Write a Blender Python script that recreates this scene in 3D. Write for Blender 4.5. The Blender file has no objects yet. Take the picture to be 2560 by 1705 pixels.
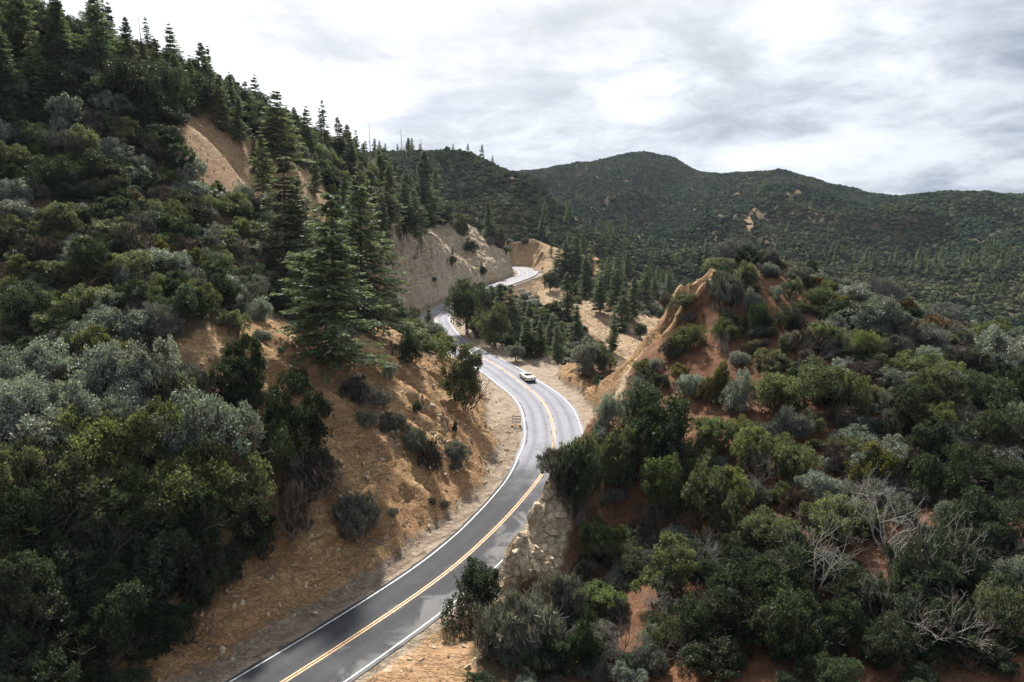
import bpy, bmesh, math, random
import numpy as np
from mathutils import Vector, Matrix
random.seed(7)
RNG = np.random.default_rng(7)
S = bpy.context.scene
COL = S.collection
R = math.radians

# ------------------------------------------------------------------ camera
F_PX, CU, CV, HOR = 1750.0, 1280.0, 852.5, 540.0      # the photograph's pixels (2560 x 1705)
CAM_Z = 30.5
PITCH = math.atan((CV - HOR) / F_PX)
cam = bpy.data.cameras.new('camera')
cam.sensor_width = 36.0
cam.lens = 36.0 * F_PX / 2560.0
cam.clip_start, cam.clip_end = 0.5, 20000
cam_o = bpy.data.objects.new('camera', cam)
cam_o.location = (0, 0, CAM_Z)
cam_o.rotation_euler = (math.pi / 2 - PITCH, 0, 0)
COL.objects.link(cam_o)
S.camera = cam_o

# ------------------------------------------------------------------ sun and sky
SUN_AZ, SUN_EL = R(-13), R(45)                          # ahead of the camera and to the left
SUN = Vector((math.sin(SUN_AZ) * math.cos(SUN_EL), math.cos(SUN_AZ) * math.cos(SUN_EL), math.sin(SUN_EL)))
sl = bpy.data.lights.new('sun', 'SUN')
sl.energy, sl.angle, sl.color = 5.0, R(3.0), (1.0, 0.95, 0.87)
so = bpy.data.objects.new('sun', sl)
so.rotation_euler = SUN.to_track_quat('Z', 'Y').to_euler()
so.location = (0, 0, 300)
COL.objects.link(so)
S.view_settings.view_transform = 'Standard'
S.view_settings.look = 'None'
S.view_settings.exposure = 0.82
S.view_settings.gamma = 1.0
S.view_settings.use_curve_mapping = False
S.cycles.max_bounces = 5
S.cycles.diffuse_bounces = 2
S.cycles.glossy_bounces = 2
S.cycles.transmission_bounces = 2
S.cycles.transparent_max_bounces = 8
S.cycles.caustics_reflective = False
S.cycles.caustics_refractive = False
S.cycles.use_denoising = True


class Nodes:
    """small helper to write node trees"""
    def __init__(self, tree):
        self.t = tree
        self.n = tree.nodes
        self.l = tree.links
    def add(self, kind, **kw):
        nd = self.n.new(kind)
        ins = kw.pop('ins', {})
        for k, v in kw.items():
            setattr(nd, k, v)
        for k, v in ins.items():
            self.put(nd.inputs[k], v)
        return nd
    def put(self, sock, v):
        if isinstance(v, bpy.types.NodeSocket):
            self.l.new(v, sock)
        elif isinstance(v, bpy.types.Node):
            self.l.new(v.outputs[0], sock)
        else:
            if sock.type == 'RGBA' and isinstance(v, (tuple, list)) and len(v) == 3:
                v = (*v, 1)
            sock.default_value = v
    def math(self, op, a, b=0.0, c=None, clamp=False):
        nd = self.n.new('ShaderNodeMath')
        nd.operation = op
        nd.use_clamp = clamp
        self.put(nd.inputs[0], a)
        self.put(nd.inputs[1], b)
        if c is not None:
            self.put(nd.inputs[2], c)
        return nd.outputs[0]
    def mix(self, f, a, b, mode='MIX'):
        nd = self.n.new('ShaderNodeMix')
        nd.data_type = 'RGBA'
        nd.blend_type = mode
        self.put(nd.inputs[0], f)
        self.put(nd.inputs[6], a)
        self.put(nd.inputs[7], b)
        return nd.outputs[2]
    def ramp(self, f, a, b):
        nd = self.n.new('ShaderNodeMapRange')
        nd.interpolation_type = 'SMOOTHSTEP'
        self.put(nd.inputs[0], f)
        nd.inputs[1].default_value = a
        nd.inputs[2].default_value = b
        return nd.outputs[0]
    def noise(self, vec, scale, detail=4, rough=0.55, dist=0.0, out=0):
        nd = self.add('ShaderNodeTexNoise')
        if vec is not None:
            self.put(nd.inputs['Vector'], vec)
        nd.inputs['Scale'].default_value = scale
        nd.inputs['Detail'].default_value = detail
        nd.inputs['Roughness'].default_value = rough
        nd.inputs['Distortion'].default_value = dist
        return nd.outputs[out]


W = bpy.data.worlds.new('World')
S.world = W
W.use_nodes = True
W.node_tree.nodes.clear()
w = Nodes(W.node_tree)
sky = w.add('ShaderNodeTexSky', sky_type='NISHITA', sun_disc=False)
sky.sun_elevation, sky.sun_rotation = SUN_EL, SUN_AZ
sky.altitude, sky.dust_density, sky.ozone_density = 1200, 1.5, 1.5
geo = w.add('ShaderNodeTexCoord').outputs['Generated']
sep = w.add('ShaderNodeSeparateXYZ', ins={0: geo})
zz = w.math('ADD', w.math('MAXIMUM', sep.outputs[2], 0.0), 0.27)
cx = w.math('DIVIDE', sep.outputs[0], zz)
cy = w.math('DIVIDE', sep.outputs[1], zz)
cvec = w.add('ShaderNodeCombineXYZ', ins={0: cx, 1: cy, 2: 0.37}).outputs[0]
n1 = w.noise(cvec, 1.15, 6, 0.58, 0.25)
n2 = w.noise(cvec, 3.6, 6, 0.64, 0.35)
n3 = w.noise(cvec, 0.42, 3, 0.5, 0.2)
sd = w.add('ShaderNodeVectorMath', operation='DOT_PRODUCT', ins={0: geo, 1: tuple(SUN)}).outputs['Value']
toward = w.math('POWER', w.math('MAXIMUM', w.ramp(sd, 0.42, 0.97), 0.0), 1.2)     # veiled sun behind the cloud sheet
body = w.math('ADD', w.math('MULTIPLY', n1, 0.70), w.math('MULTIPLY', n2, 0.30))
body = w.ramp(body, 0.36, 0.64)
lum = w.math('ADD', 0.15, w.math('MULTIPLY', body, 0.37))
lum = w.math('ADD', lum, w.math('MULTIPLY', toward, 0.40))
ccol = w.mix(body, (0.62, 0.78, 1.0), (0.89, 0.935, 1.0))
ccol = w.mix(toward, ccol, (0.97, 0.975, 1.0))
cloud = w.add('ShaderNodeVectorMath', operation='SCALE', ins={0: ccol, 3: lum}).outputs[0]
bg_sky = w.add('ShaderNodeBackground', ins={0: sky.outputs[0], 1: 0.06})
bg_cl = w.add('ShaderNodeBackground', ins={0: cloud, 1: 1.0})
cover = w.ramp(w.math('ADD', w.math('MULTIPLY', n3, 0.4), w.math('MULTIPLY', n1, 0.6)), 0.30, 0.46)
mixw = w.add('ShaderNodeMixShader', ins={0: w.math('MAXIMUM', cover, 0.45), 1: bg_sky.outputs[0], 2: bg_cl.outputs[0]})
w.add('ShaderNodeOutputWorld', ins={0: mixw.outputs[0]})
W.cycles.sampling_method = 'MANUAL'
W.cycles.sample_map_resolution = 512

# ------------------------------------------------------------------ pixels of the photograph -> places
def ray(u, v):
    X = (u - CU) / F_PX
    Y = -(v - CV) / F_PX
    d = np.array([X, math.cos(PITCH) + Y * math.sin(PITCH), -math.sin(PITCH) + Y * math.cos(PITCH)])
    return d / d[1]
def P(u, v, dist):                                       # the point at forward distance dist
    d = ray(u, v)
    return (d[0] * dist, dist, CAM_Z + d[2] * dist)
GRADE = 0.0229                                           # the road climbs away from the camera
def on_road_plane(u, v):
    d = ray(u, v)
    s = CAM_Z / (GRADE - d[2])
    return (d[0] * s, s)
def pix(p):                                              # place -> pixel
    x, y, z = p[0], p[1], p[2] - CAM_Z
    f = y * math.cos(PITCH) - z * math.sin(PITCH)
    up = y * math.sin(PITCH) + z * math.cos(PITCH)
    return (CU + F_PX * x / f, CV - F_PX * up / f)

# ------------------------------------------------------------------ numpy noise
_perm = np.random.default_rng(11).permutation(512).astype(np.int64)
_perm = np.concatenate([_perm, _perm, _perm])
_ga = np.linspace(0, 2 * np.pi, 64, endpoint=False)
def perlin(x, y):
    xi = np.floor(x).astype(np.int64)
    yi = np.floor(y).astype(np.int64)
    xf, yf = x - xi, y - yi
    def g(i, j, dx, dy):
        h = _perm[(_perm[i & 511] + j) & 511] & 63
        return np.cos(_ga[h]) * dx + np.sin(_ga[h]) * dy
    u = xf * xf * xf * (xf * (xf * 6 - 15) + 10)
    v = yf * yf * yf * (yf * (yf * 6 - 15) + 10)
    a = g(xi, yi, xf, yf)
    b = g(xi + 1, yi, xf - 1, yf)
    c = g(xi, yi + 1, xf, yf - 1)
    d = g(xi + 1, yi + 1, xf - 1, yf - 1)
    return 1.45 * ((a + (b - a) * u) + ((c + (d - c) * u) - (a + (b - a) * u)) * v)
def fbm(x, y, octv=4, gain=0.5, ridged=False):
    s, amp, tot = 0.0, 1.0, 0.0
    for k in range(octv):
        n = perlin(x * 2 ** k + 17.3 * k, y * 2 ** k - 9.1 * k)
        if ridged:
            n = 1 - 2 * np.abs(n)
        s = s + n * amp
        tot += amp
        amp *= gain
    return s / tot
def smooth(a, b, x):
    t = np.clip((x - a) / (b - a), 0, 1)
    return t * t * (3 - 2 * t)
def in_poly(u, v, poly):
    u, v = np.asarray(u, float), np.asarray(v, float)
    r = np.zeros(u.shape, bool)
    for (x1, y1), (x2, y2) in zip(poly, poly[1:] + poly[:1]):
        c = ((y1 > v) != (y2 > v)) & (u < (x2 - x1) * (v - y1) / (y2 - y1 + 1e-9) + x1)
        r ^= c
    return r

# ------------------------------------------------------------------ the road's course
cpix = [(708, 1705), (847, 1617), (963, 1540), (1117, 1432), (1221, 1339), (1295, 1262), (1364, 1173), (1387, 1108),
        (1385, 1080), (1379, 1049), (1365, 1014), (1335, 980), (1307, 961), (1267, 929), (1226, 905), (1172, 879), (1128, 856),
        (1089, 802), (1101, 785), (1124, 768), (1180, 742), (1226, 722), (1269, 707), (1297, 697), (1316, 688), (1319, 682),
        (1309, 674), (1289, 668)]
ctr = [on_road_plane(*p) for p in cpix]
d0 = np.array(ctr[0]) - np.array(ctr[1])
d0 /= np.linalg.norm(d0)
ctr = [tuple(np.array(ctr[0]) + d0 * k) for k in (34, 17)] + ctr + [(-9, 322), (-22, 330), (-40, 345), (-62, 352)]
ctr = np.array(ctr)
def catmull(pts, step):
    out = []
    p = np.vstack([2 * pts[0] - pts[1], pts, 2 * pts[-1] - pts[-2]])
    for i in range(1, len(p) - 2):
        n = max(3, int(np.linalg.norm(p[i + 1] - p[i]) / step))
        for k in range(n):
            t = k / n
            out.append(0.5 * (2 * p[i] + (p[i + 1] - p[i - 1]) * t + (2 * p[i - 1] - 5 * p[i] + 4 * p[i + 1] - p[i + 2]) * t * t
                              + (3 * p[i] - 3 * p[i + 1] + p[i + 2] - p[i - 1]) * t ** 3))
    out.append(p[-2])
    return np.array(out)
def resample(pts, step):
    d = np.r_[0, np.cumsum(np.linalg.norm(np.diff(pts, axis=0), axis=1))]
    n = int(d[-1] / step)
    q = np.linspace(0, d[-1], n + 1)
    return np.stack([np.interp(q, d, pts[:, k]) for k in range(pts.shape[1])], 1), q
cl, _ = resample(catmull(ctr, 1.0), 1.0)
for _ in range(14):                                      # ease the pixel wobble out of the curve
    cl[1:-1] = 0.25 * cl[:-2] + 0.5 * cl[1:-1] + 0.25 * cl[2:]
cl, arc = resample(cl, 1.0)
tan = np.gradient(cl, axis=0)
tan /= np.linalg.norm(tan, axis=1)[:, None]
nrm = np.stack([tan[:, 1], -tan[:, 0]], 1)               # to the right of travel (away from the camera)
cyy = cl[:, 1]
def table(pairs, a=None):                                # table over forward distance, along the first pass of the road
    a = cyy if a is None else a
    return np.interp(a, [p[0] for p in pairs], [p[1] for p in pairs])
wl = table([(30, 2.8), (60, 2.85), (72, 3.3), (80, 3.9), (110, 3.9), (125, 4.2), (145, 4.0), (180, 3.6), (300, 3.5)])
wr = table([(30, 3.2), (65, 3.2), (80, 3.7), (100, 3.8), (115, 3.4), (130, 2.9), (150, 3.1), (180, 3.4), (300, 3.5)])
sl_w = table([(30, 2.2), (70, 2.0), (82, 2.6), (92, 4.6), (106, 4.6), (118, 2.4), (140, 1.4), (180, 1.8), (250, 1.2), (300, 2.0)])
sr_w = table([(30, 0.8), (50, .6), (57, 0.3), (78, 0.3), (84, 0.9), (90, 1.6), (100, 2.5), (112, 3.0), (118, 3.4), (123, 6.5), (131, 7.5), (139, 5.0), (150, 3.4), (175, 3.0),
              (200, 2.0), (240, 0.9), (275, 0.9), (288, 2.5), (310, 3.0)])
cut_l = table([(30, .80), (60, .70), (80, .70), (100, .72), (120, .80), (150, 1.0), (175, 1.35), (200, 1.7), (260, 1.8), (300, 1.7)])
cut_r = table([(30, 1.0), (52, 1.2), (58, 3.2), (76, 3.2), (84, 1.8), (95, 1.3), (104, 1.0), (120, .62), (150, .8), (250, .8), (285, 1.2), (320, 1.3)])
cut_h = table([(30, 9), (45, 13), (60, 17), (80, 18), (95, 16), (120, 12), (150, 14), (180, 20), (240, 22), (290, 20), (330, 20)])
berm_r = table([(30, 0), (122, 0), (128, .7), (175, .6), (200, .2), (240, 0)])
road_z = GRADE * cyy

# ------------------------------------------------------------------ terrain
nat = [P(*c) for c in [
    # left mountainside: crest, slope, foot
    (-300, -150, 130), (0, 40, 140), (250, 125, 150), (450, 195, 165), (650, 285, 185), (850, 385, 215), (1000, 470, 250), (1080, 515, 285),
    (100, 300, 105), (400, 330, 115), (520, 350, 122), (600, 450, 128), (800, 530, 150), (950, 560, 185), (700, 380, 150), (880, 470, 190),
    (50, 620, 80), (300, 660, 80), (450, 800, 69), (600, 790, 77), (750, 800, 88), (900, 790, 108), (960, 808, 118), (1010, 860, 128),
    (0, 950, 60), (200, 1150, 50), (300, 1430, 42), (0, 1550, 36), (-400, 1200, 40), (-400, 700, 70),
    (1050, 590, 255), (1150, 565, 285), (1235, 610, 300), (1268, 640, 312),
    (1050, 770, 165), (1040, 700, 180), (960, 690, 165),
    # right bank and knoll
    (1780, 668, 97), (1735, 690, 96), (1720, 755, 95), (1900, 665, 104), (2100, 745, 93), (2300, 820, 86), (2560, 900, 80), (2900, 1000, 78),
    (1900, 850, 83), (2200, 950, 72), (2500, 1050, 64), (1720, 900, 84), (1620, 930, 87), (1640, 880, 90),
    (1510, 1010, 82), (1620, 1080, 72), (1900, 1100, 65), (2200, 1200, 56), (2500, 1300, 49),
    (1330, 1400, 53), (1500, 1350, 57), (1750, 1450, 48), (2100, 1500, 43), (2500, 1550, 39),
    (1250, 1470, 53), (1200, 1610, 47), (1400, 1660, 42), (1800, 1690, 38),
    (1440, 905, 122), (1530, 930, 114), (1570, 942, 108), (1480, 970, 108),
    # the bowl inside the bends, the fill slope below the far road
    (1300, 885, 152), (1200, 830, 165), (1400, 880, 165), (1250, 800, 185), (1330, 790, 215), (1440, 720, 262), (1560, 790, 228), (1630, 870, 195), (1500, 910, 165), (1400, 850, 188),
    # the spur behind the far bend
    (1330, 598, 335), (1290, 606, 338), (1375, 620, 340), (1450, 628, 345), (1600, 690, 325), (1700, 740, 300), (1640, 790, 262),
    # the mountains behind: ridges, spurs and the drainages between them
    (1000, 385, 540), (1090, 378, 560), (1140, 380, 570), (1200, 415, 585), (1270, 447, 590), (1340, 510, 540), (1430, 560, 500), (1540, 612, 465), (1660, 672, 430),
    (1100, 450, 480), (1180, 520, 425), (1250, 560, 400), (1330, 585, 410), (1190, 470, 520),
    (1350, 434, 1000), (1450, 420, 1080), (1540, 398, 1140), (1610, 388, 1160), (1680, 400, 1160), (1750, 438, 1120), (1820, 440, 1060), (1880, 432, 1010), (1950, 440, 960), (2050, 466, 900),
    (2160, 508, 860), (2220, 500, 800), (2330, 484, 760), (2430, 494, 730), (2560, 518, 690), (2900, 590, 640),
    (1590, 450, 980), (1560, 510, 830), (1520, 570, 690), (1450, 490, 1000), (1440, 545, 860), (1690, 480, 1040), (1670, 560, 860), (1640, 620, 680), (1780, 520, 960), (1740, 590, 740),
    (1990, 478, 880), (1930, 505, 760), (1870, 545, 640), (1800, 595, 540), (1735, 645, 460),
    (2060, 530, 800), (1970, 610, 620), (1870, 690, 470), (2220, 550, 650), (2140, 630, 510), (2050, 715, 400), (2370, 560, 690), (2330, 640, 560), (2280, 720, 440),
    (2480, 555, 580), (2440, 640, 460), (2380, 740, 370), (2560, 590, 600), (2600, 700, 420),
]]
nat += [  # ground the photograph does not show
    (-170, 210, 45), (-150, 300, 35), (-110, 380, 40), (-60, 400, 45), (-110, 60, 50), (-70, 15, 27), (-38, 0, 12), (0, 10, 0), (40, 5, 4), (90, 30, 0), (130, 60, -8),
    (45, 128, 7), (60, 150, -6), (95, 140, -6), (120, 110, 0), (30, 130, 3), (18, 142, -3), (30, 158, -8), (60, 215, -16), (110, 290, -24), (170, 300, -20), (150, 200, -16), (240, 330, -22),
    (25, 118, 8), (36, 108, 20), (-25, 370, 12), (0, 372, 8), (30, 380, 2), (80, 390, -14),
    (-300, 600, 60), (-500, 900, 80), (0, 1300, 60), (400, 1500, 60), (700, 1300, 50), (800, 800, 70), (500, 300, 10), (-300, 1500, 60), (300, 1250, 70), (650, 1000, 50), (520, 950, 40),
    (-150, 780, 35), (-40, 740, 24), (30, 700, 14), (90, 650, 6), (140, 580, -2), (170, 520, -8),
]
def bank_point(u, v, beyond):
    """crest of the roadside bank seen at a pixel: nearer than the road, so far beyond its edge"""
    for dist in np.arange(100, 40, -0.25):
        p = P(u, v, dist)
        k = ((cl - np.array(p[:2])) ** 2).sum(1).argmin()
        d = np.array(p[:2]) - cl[k]
        if d @ nrm[k] > 0 and np.linalg.norm(d) > wr[k] + 0.35 + beyond:
            return p
nat += [bank_point(1262, 1402, 1.0), bank_point(1300, 1330, 1.4), bank_point(1350, 1230, 1.8), bank_point(1388, 1162, 2.0), bank_point(1440, 1112, 2.4), bank_point(1482, 1062, 3.2)]
for k in range(0, len(cl), 9):                            # the far road runs along the top of a fill
    if 205 < cyy[k] < 286 and arc[k] < 330:
        q = cl[k] + nrm[k] * (wr[k] + 7.0)
        nat.append((q[0], q[1], road_z[k] - 4.5))
nat = np.array(nat)
CR = 3.0
def _phi(r2):
    return np.sqrt(r2 + CR * CR)
_n = len(nat)
_A = np.zeros((_n + 3, _n + 3))
_A[:_n, :_n] = _phi(((nat[:, None, :2] - nat[None, :, :2]) ** 2).sum(2)) - 0.0
_A[:_n, _n] = 1
_A[:_n, _n + 1:] = nat[:, :2] / 100
_A[_n, :_n] = 1
_A[_n + 1:, :_n] = nat[:, :2].T / 100
_wts = np.linalg.solve(_A, np.r_[nat[:, 2], 0, 0, 0])
def natural(x, y):
    out = np.empty(x.size)
    xf, yf = x.ravel(), y.ravel()
    for i in range(0, xf.size, 20000):
        a = xf[i:i + 20000]
        b = yf[i:i + 20000]
        r2 = (a[:, None] - nat[None, :, 0]) ** 2 + (b[:, None] - nat[None, :, 1]) ** 2
        out[i:i + 20000] = _phi(r2) @ _wts[:_n] + _wts[_n] + (a * _wts[_n + 1] + b * _wts[_n + 2]) / 100
    return out.reshape(x.shape)
CLIFF = [(950, 600), (985, 545), (1050, 520), (1110, 545), (1180, 560), (1275, 640), (1292, 690), (1220, 725), (1060, 770), (975, 745)]
SKYLINE = ([1000, 1090, 1140, 1200, 1270, 1350, 1450, 1540, 1610, 1680, 1750, 1880, 1950, 2050, 2160, 2220, 2330, 2430, 2560], [385, 378, 380, 415, 445, 434, 420, 398, 388, 400, 438, 432, 440, 466, 508, 500, 484, 494, 518])
BARE = [  # bare ground as outlined in the photograph: polygon, distances, soil
    ([(440, 850), (560, 800), (720, 800), (790, 900), (960, 800), (1030, 850), (1130, 1000), (1200, 1080), (1290, 1030), (1300, 1150), (1160, 1300),
      (900, 1500), (560, 1700), (250, 1700), (600, 1450), (650, 1300), (640, 1050), (440, 950)], 30, 126, (1, None, None, None)),
    ([(430, 255), (560, 305), (670, 375), (770, 425), (850, 515), (800, 580), (700, 555), (600, 490), (530, 470), (470, 420), (450, 340)], 80, 190, (1, None, None, .15)),
    ([(1330, 705), (1400, 720), (1420, 770), (1480, 745), (1560, 780), (1670, 800), (1650, 890), (1570, 965), (1510, 870), (1430, 800), (1350, 760)], 150, 320, (1, None, None, .38)),
    ([(1280, 585), (1400, 585), (1420, 660), (1370, 690), (1280, 660)], 280, 345, (1, None, None, .2)),
    ([(1470, 615), (1500, 640), (1515, 700), (1480, 690)], 280, 350, (1, None, None, 0)),
    ([(1130, 1500), (1262, 1395), (1300, 1330), (1352, 1225), (1400, 1200), (1430, 1300), (1400, 1420), (1290, 1480), (1230, 1580)], 40, 82, (1, None, None, .75)),
    ([(840, 1720), (1000, 1612), (1100, 1545), (1180, 1600), (1190, 1720)], 36, 60, (1, None, None, .1)),
    (CLIFF, 165, 322, (1, None, None, .85)),
    ([(1850, 540), (1905, 515), (1895, 560), (1870, 585)], 480, 900, (.7, None, None, .2)),
    ([(1965, 490), (2005, 470), (1995, 500), (1970, 515)], 480, 900, (.7, None, None, .1)),
]
def terrain(x, y):
    """ground height, and the soil masks: cut rock, red soil, pale road dirt, pale cliff"""
    shp = x.shape
    x, y = x.ravel(), y.ravel()
    z = natural(x, y)
    far = smooth(330, 520, y)
    fu, fv = pix((x, np.maximum(y, 5), z))
    deep = smooth(4, 75, fv - np.interp(fu, *SKYLINE))        # gullies open out below the crests
    z = z + far * deep * (fbm(x / 150 + 7 + .3 * perlin(x / 200, y / 200), y / 210, 3, .45, True) - .35) * 38
    z = z + fbm(x / 13, y / 13, 4) * 0.9 * (1 - far) + far * ((fbm(x / 120 + 3, y / 120, 3, .5, True) - .2) * 9 + fbm(x / 30, y / 30, 3) * 2.5)
    m = np.zeros((x.size, 4))
    near = np.where((y < 380) & (x > -130) & (x < 110))[0]
    idx = np.empty(near.size, np.int64)
    dd = np.empty(near.size)
    for i in range(0, near.size, 20000):
        q = near[i:i + 20000]
        d2 = (x[q, None] - cl[None, :, 0]) ** 2 + (y[q, None] - cl[None, :, 1]) ** 2
        k = d2.argmin(1)
        idx[i:i + 20000] = k
        dd[i:i + 20000] = np.sqrt(d2[np.arange(q.size), k])
    side = np.sign((x[near] - cl[idx, 0]) * nrm[idx, 0] + (y[near] - cl[idx, 1]) * nrm[idx, 1])
    right = side > 0
    edge = np.where(right, wr[idx], wl[idx]) + 0.35
    sh = np.where(right, sr_w[idx], sl_w[idx])
    sh = sh * (1 + 0.25 * perlin(x[near] / 6, y[near] / 6)) + 0.3 * perlin(x[near] / 1.7, y[near] / 1.7)
    slope = np.where(right, cut_r[idx], cut_l[idx])
    s = dd - edge - np.maximum(sh, 0.2)
    zr = road_z[idx]
    t = arc[idx]
    # ribs and gullies running down the cut faces
    rug = smooth(0, 5, s)
    gul = fbm(t / 7.5, s / 30 + t / 60, 3, .55, True)
    cliff = smooth(168, 200, cyy[idx]) * (~right)
    slab = fbm(t / 13 - s / 22, s / 9 + t / 30, 3, .5, True)
    crag = fbm(t / 5 + s / 9, s / 4, 4, .6, True)
    crag2 = fbm(t / 2.2 + s / 5, s / 2.6, 3, .6, True)
    push = rug * ((gul - 0.3) * (4.0 + 0.5 * cliff) + (crag - .3) * (1.3 + 2.0 * cliff) + (crag2 - .3) * (0.30 + 1.0 * cliff) + (slab - .35) * 9.0 * cliff)
    rockbank = right & (cyy[idx] < 92)
    push = push * np.where(rockbank, 0.5, 1.0) + np.where(rockbank, rug * (crag2 - .3) * 0.9, 0)
    knoll = right * smooth(80, 92, cyy[idx]) * (1 - smooth(112, 120, cyy[idx]))
    sc = s + push + knoll * rug * ((fbm(t / 9, s / 11, 3, .55, True) - .3) * 2.2)
    cutz = zr - 0.03 + np.where(sc > 0, np.where(right, sc * slope, np.where(sc * slope < cut_h[idx], sc * slope, cut_h[idx] + (sc * slope - cut_h[idx]) * 3.5)), 0) - np.where((~right) & (s > -1.3) & (s < 0.2) & (cyy[idx] < 95), 0.22, 0)
    bm = berm_r[idx] * right
    berm = bm * np.exp(-((s + 0.2) / 0.9) ** 2)
    fillz = zr - 0.03 - np.maximum(0, s - 0.6) * 0.75 + berm
    zn = z[near]
    lo = np.minimum(fillz, cutz)
    znew = np.clip(zn, lo, cutz + berm)
    flat = s < 0
    znew = np.where(flat, cutz + berm, znew)
    iscut = (zn > cutz - 0.25) & (s > -0.3)
    znew = np.where((s > 0) & (s < 22) & ~iscut, znew, znew)
    pave = dd < edge + 0.1
    znew = np.where(pave, zr - 0.05, znew)
    verge = smooth(0, 0.8, dd - edge)
    znew = np.where(pave, znew, (zr - 0.05) * (1 - verge) + znew * verge + 0.05 * perlin(x[near] / .9, y[near] / .9) * verge)
    z[near] = znew
    m[near, 0] = np.where(iscut, 1, 0) * smooth(-.3, 1, s)
    isfill = (zn < fillz + 0.05) & (s > 0)
    m[near, 0] = np.maximum(m[near, 0], 0.75 * isfill * smooth(1, 3, s))
    m[near, 2] = np.where(s < 0.4, 1, 0) * 1.0
    m[near, 3] = np.maximum(cliff, np.where(rockbank, 0.55, 0)) * m[near, 0]
    m[:, 1] = smooth(-6, 4, x - 4) * (1 - smooth(105, 125, y)) * 1.0
    pu, pv = pix((x, np.maximum(y, 5), z))
    z = z + m[:, 0] * (1 - far) * (fbm(x / 2.2, y / 2.2, 3, .6, True) * .45 + fbm(x / .9, y / .9, 2) * .12 - .15)
    crg = in_poly(pu, pv, CLIFF) & (y > 165) & (y < 322) & (z > GRADE * y + 2.5)
    z = z + crg * ((fbm(x / 7 + y / 13, y / 7 - x / 9, 4, .55, True) - .2) * 2.4 + fbm(x / 2, y / 2, 3, .6, True) * .7)
    z = z + crg * (perlin(z / 3.6 + x / 14, y / 5 + z / 9) * 1.3 + perlin(z / 1.9 + y / 8, x / 3) * .6)
    rill = in_poly(pu, pv, BARE[2][0]) & (y > 150) & (y < 320)
    ax, ay = x * .92 + y * .39, x * .39 - y * .92
    z = z + rill * (fbm(ax / 4.5 + .25 * perlin(x / 9, y / 9), ay / 34, 3, .6, True) * 1.5 + fbm(ax / 1.6, ay / 9, 2, .6, True) * .35)
    pu, pv = pix((x, np.maximum(y, 5), z))
    for poly, y0, y1, vals in BARE:
        q = in_poly(pu + 9 * perlin(x / 3, y / 3) + 8 * perlin(x / 25, y / 25) * (y > 380), pv + 9 * perlin(x / 3 + 9, y / 3), poly) & (y > y0) & (y < y1)
        for k, val in enumerate(vals):
            if val is not None:
                m[q, k] = np.maximum(m[q, k], val) if val > 0 else 0
    return z.reshape(shp), m.reshape(shp + (4,))

GX0, GX1, GY0, GY1, GS = -128.0, 104.0, 12.0, 372.0, 0.5
gx = np.arange(GX0, GX1 + .01, GS)
gy = np.arange(GY0, GY1 + .01, GS)
NX, NY = np.meshgrid(gx, gy)
NZ, NM = terrain(NX, NY)
FX0, FX1, FY0, FY1, FS = -700.0, 1000.0, -60.0, 1700.0, 10.0
fx = np.arange(FX0, FX1 + .01, FS)
fy = np.arange(FY0, FY1 + .01, FS)
FXX, FYY = np.meshgrid(fx, fy)
FZ, FM = terrain(FXX, FYY)
def bil(Z, x, y, x0, y0, st):
    i = np.clip((x - x0) / st, 0, Z.shape[1] - 1.001)
    j = np.clip((y - y0) / st, 0, Z.shape[0] - 1.001)
    a, b = i.astype(int), j.astype(int)
    fxx, fyy = i - a, j - b
    return (Z[b, a] * (1 - fxx) + Z[b, a + 1] * fxx) * (1 - fyy) + (Z[b + 1, a] * (1 - fxx) + Z[b + 1, a + 1] * fxx) * fyy
def height(x, y):
    x, y = np.asarray(x, float), np.asarray(y, float)
    inn = (x > GX0) & (x < GX1) & (y > GY0) & (y < GY1)
    return np.where(inn, bil(NZ, x, y, GX0, GY0, GS), bil(FZ, x, y, FX0, FY0, FS))
def mask_at(x, y, k):
    return bil(NM[:, :, k], np.asarray(x, float), np.asarray(y, float), GX0, GY0, GS)
_ys = np.concatenate([np.arange(18, 400, 0.25), np.arange(400, 1600, 2.0)])
def ground(u, v):
    """first point of the terrain seen through a pixel"""
    d = ray(u, v)
    hz = height(d[0] * _ys, _ys)
    zz_ = CAM_Z + d[2] * _ys
    k = np.argmax(hz > zz_)
    if not (hz > zz_).any():
        return None
    return np.array([d[0] * _ys[k], _ys[k], hz[k]])
def shows(x, y, z, tol=1.5):
    """is a point in view (not behind the terrain)?"""
    t = np.linspace(0.15, 0.985, 90)
    return bool((height(x * t, y * t) < CAM_Z + (z - CAM_Z) * t + tol).all())

# ------------------------------------------------------------------ object helpers
def link(o):
    COL.objects.link(o)
    return o
def mesh_np(name, verts, faces, smooth_=False, mats=()):
    me = bpy.data.meshes.new(name)
    verts = np.asarray(verts, np.float32)
    faces = np.asarray(faces, np.int32)
    me.vertices.add(len(verts))
    me.vertices.foreach_set('co', verts.ravel())
    k = faces.shape[1]
    me.loops.add(faces.size)
    me.loops.foreach_set('vertex_index', faces.ravel())
    me.polygons.add(len(faces))
    me.polygons.foreach_set('loop_start', np.arange(0, faces.size, k, dtype=np.int32))
    me.polygons.foreach_set('loop_total', np.full(len(faces), k, np.int32))
    if smooth_:
        me.polygons.foreach_set('use_smooth', np.ones(len(faces), bool))
    for m_ in mats:
        me.materials.append(m_)
    me.update()
    return me
def obj(name, me, parent=None, **props):
    o = bpy.data.objects.new(name, me)
    link(o)
    if parent is not None:
        o.parent = parent
    for k, v in props.items():
        o[k] = v
    return o
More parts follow.
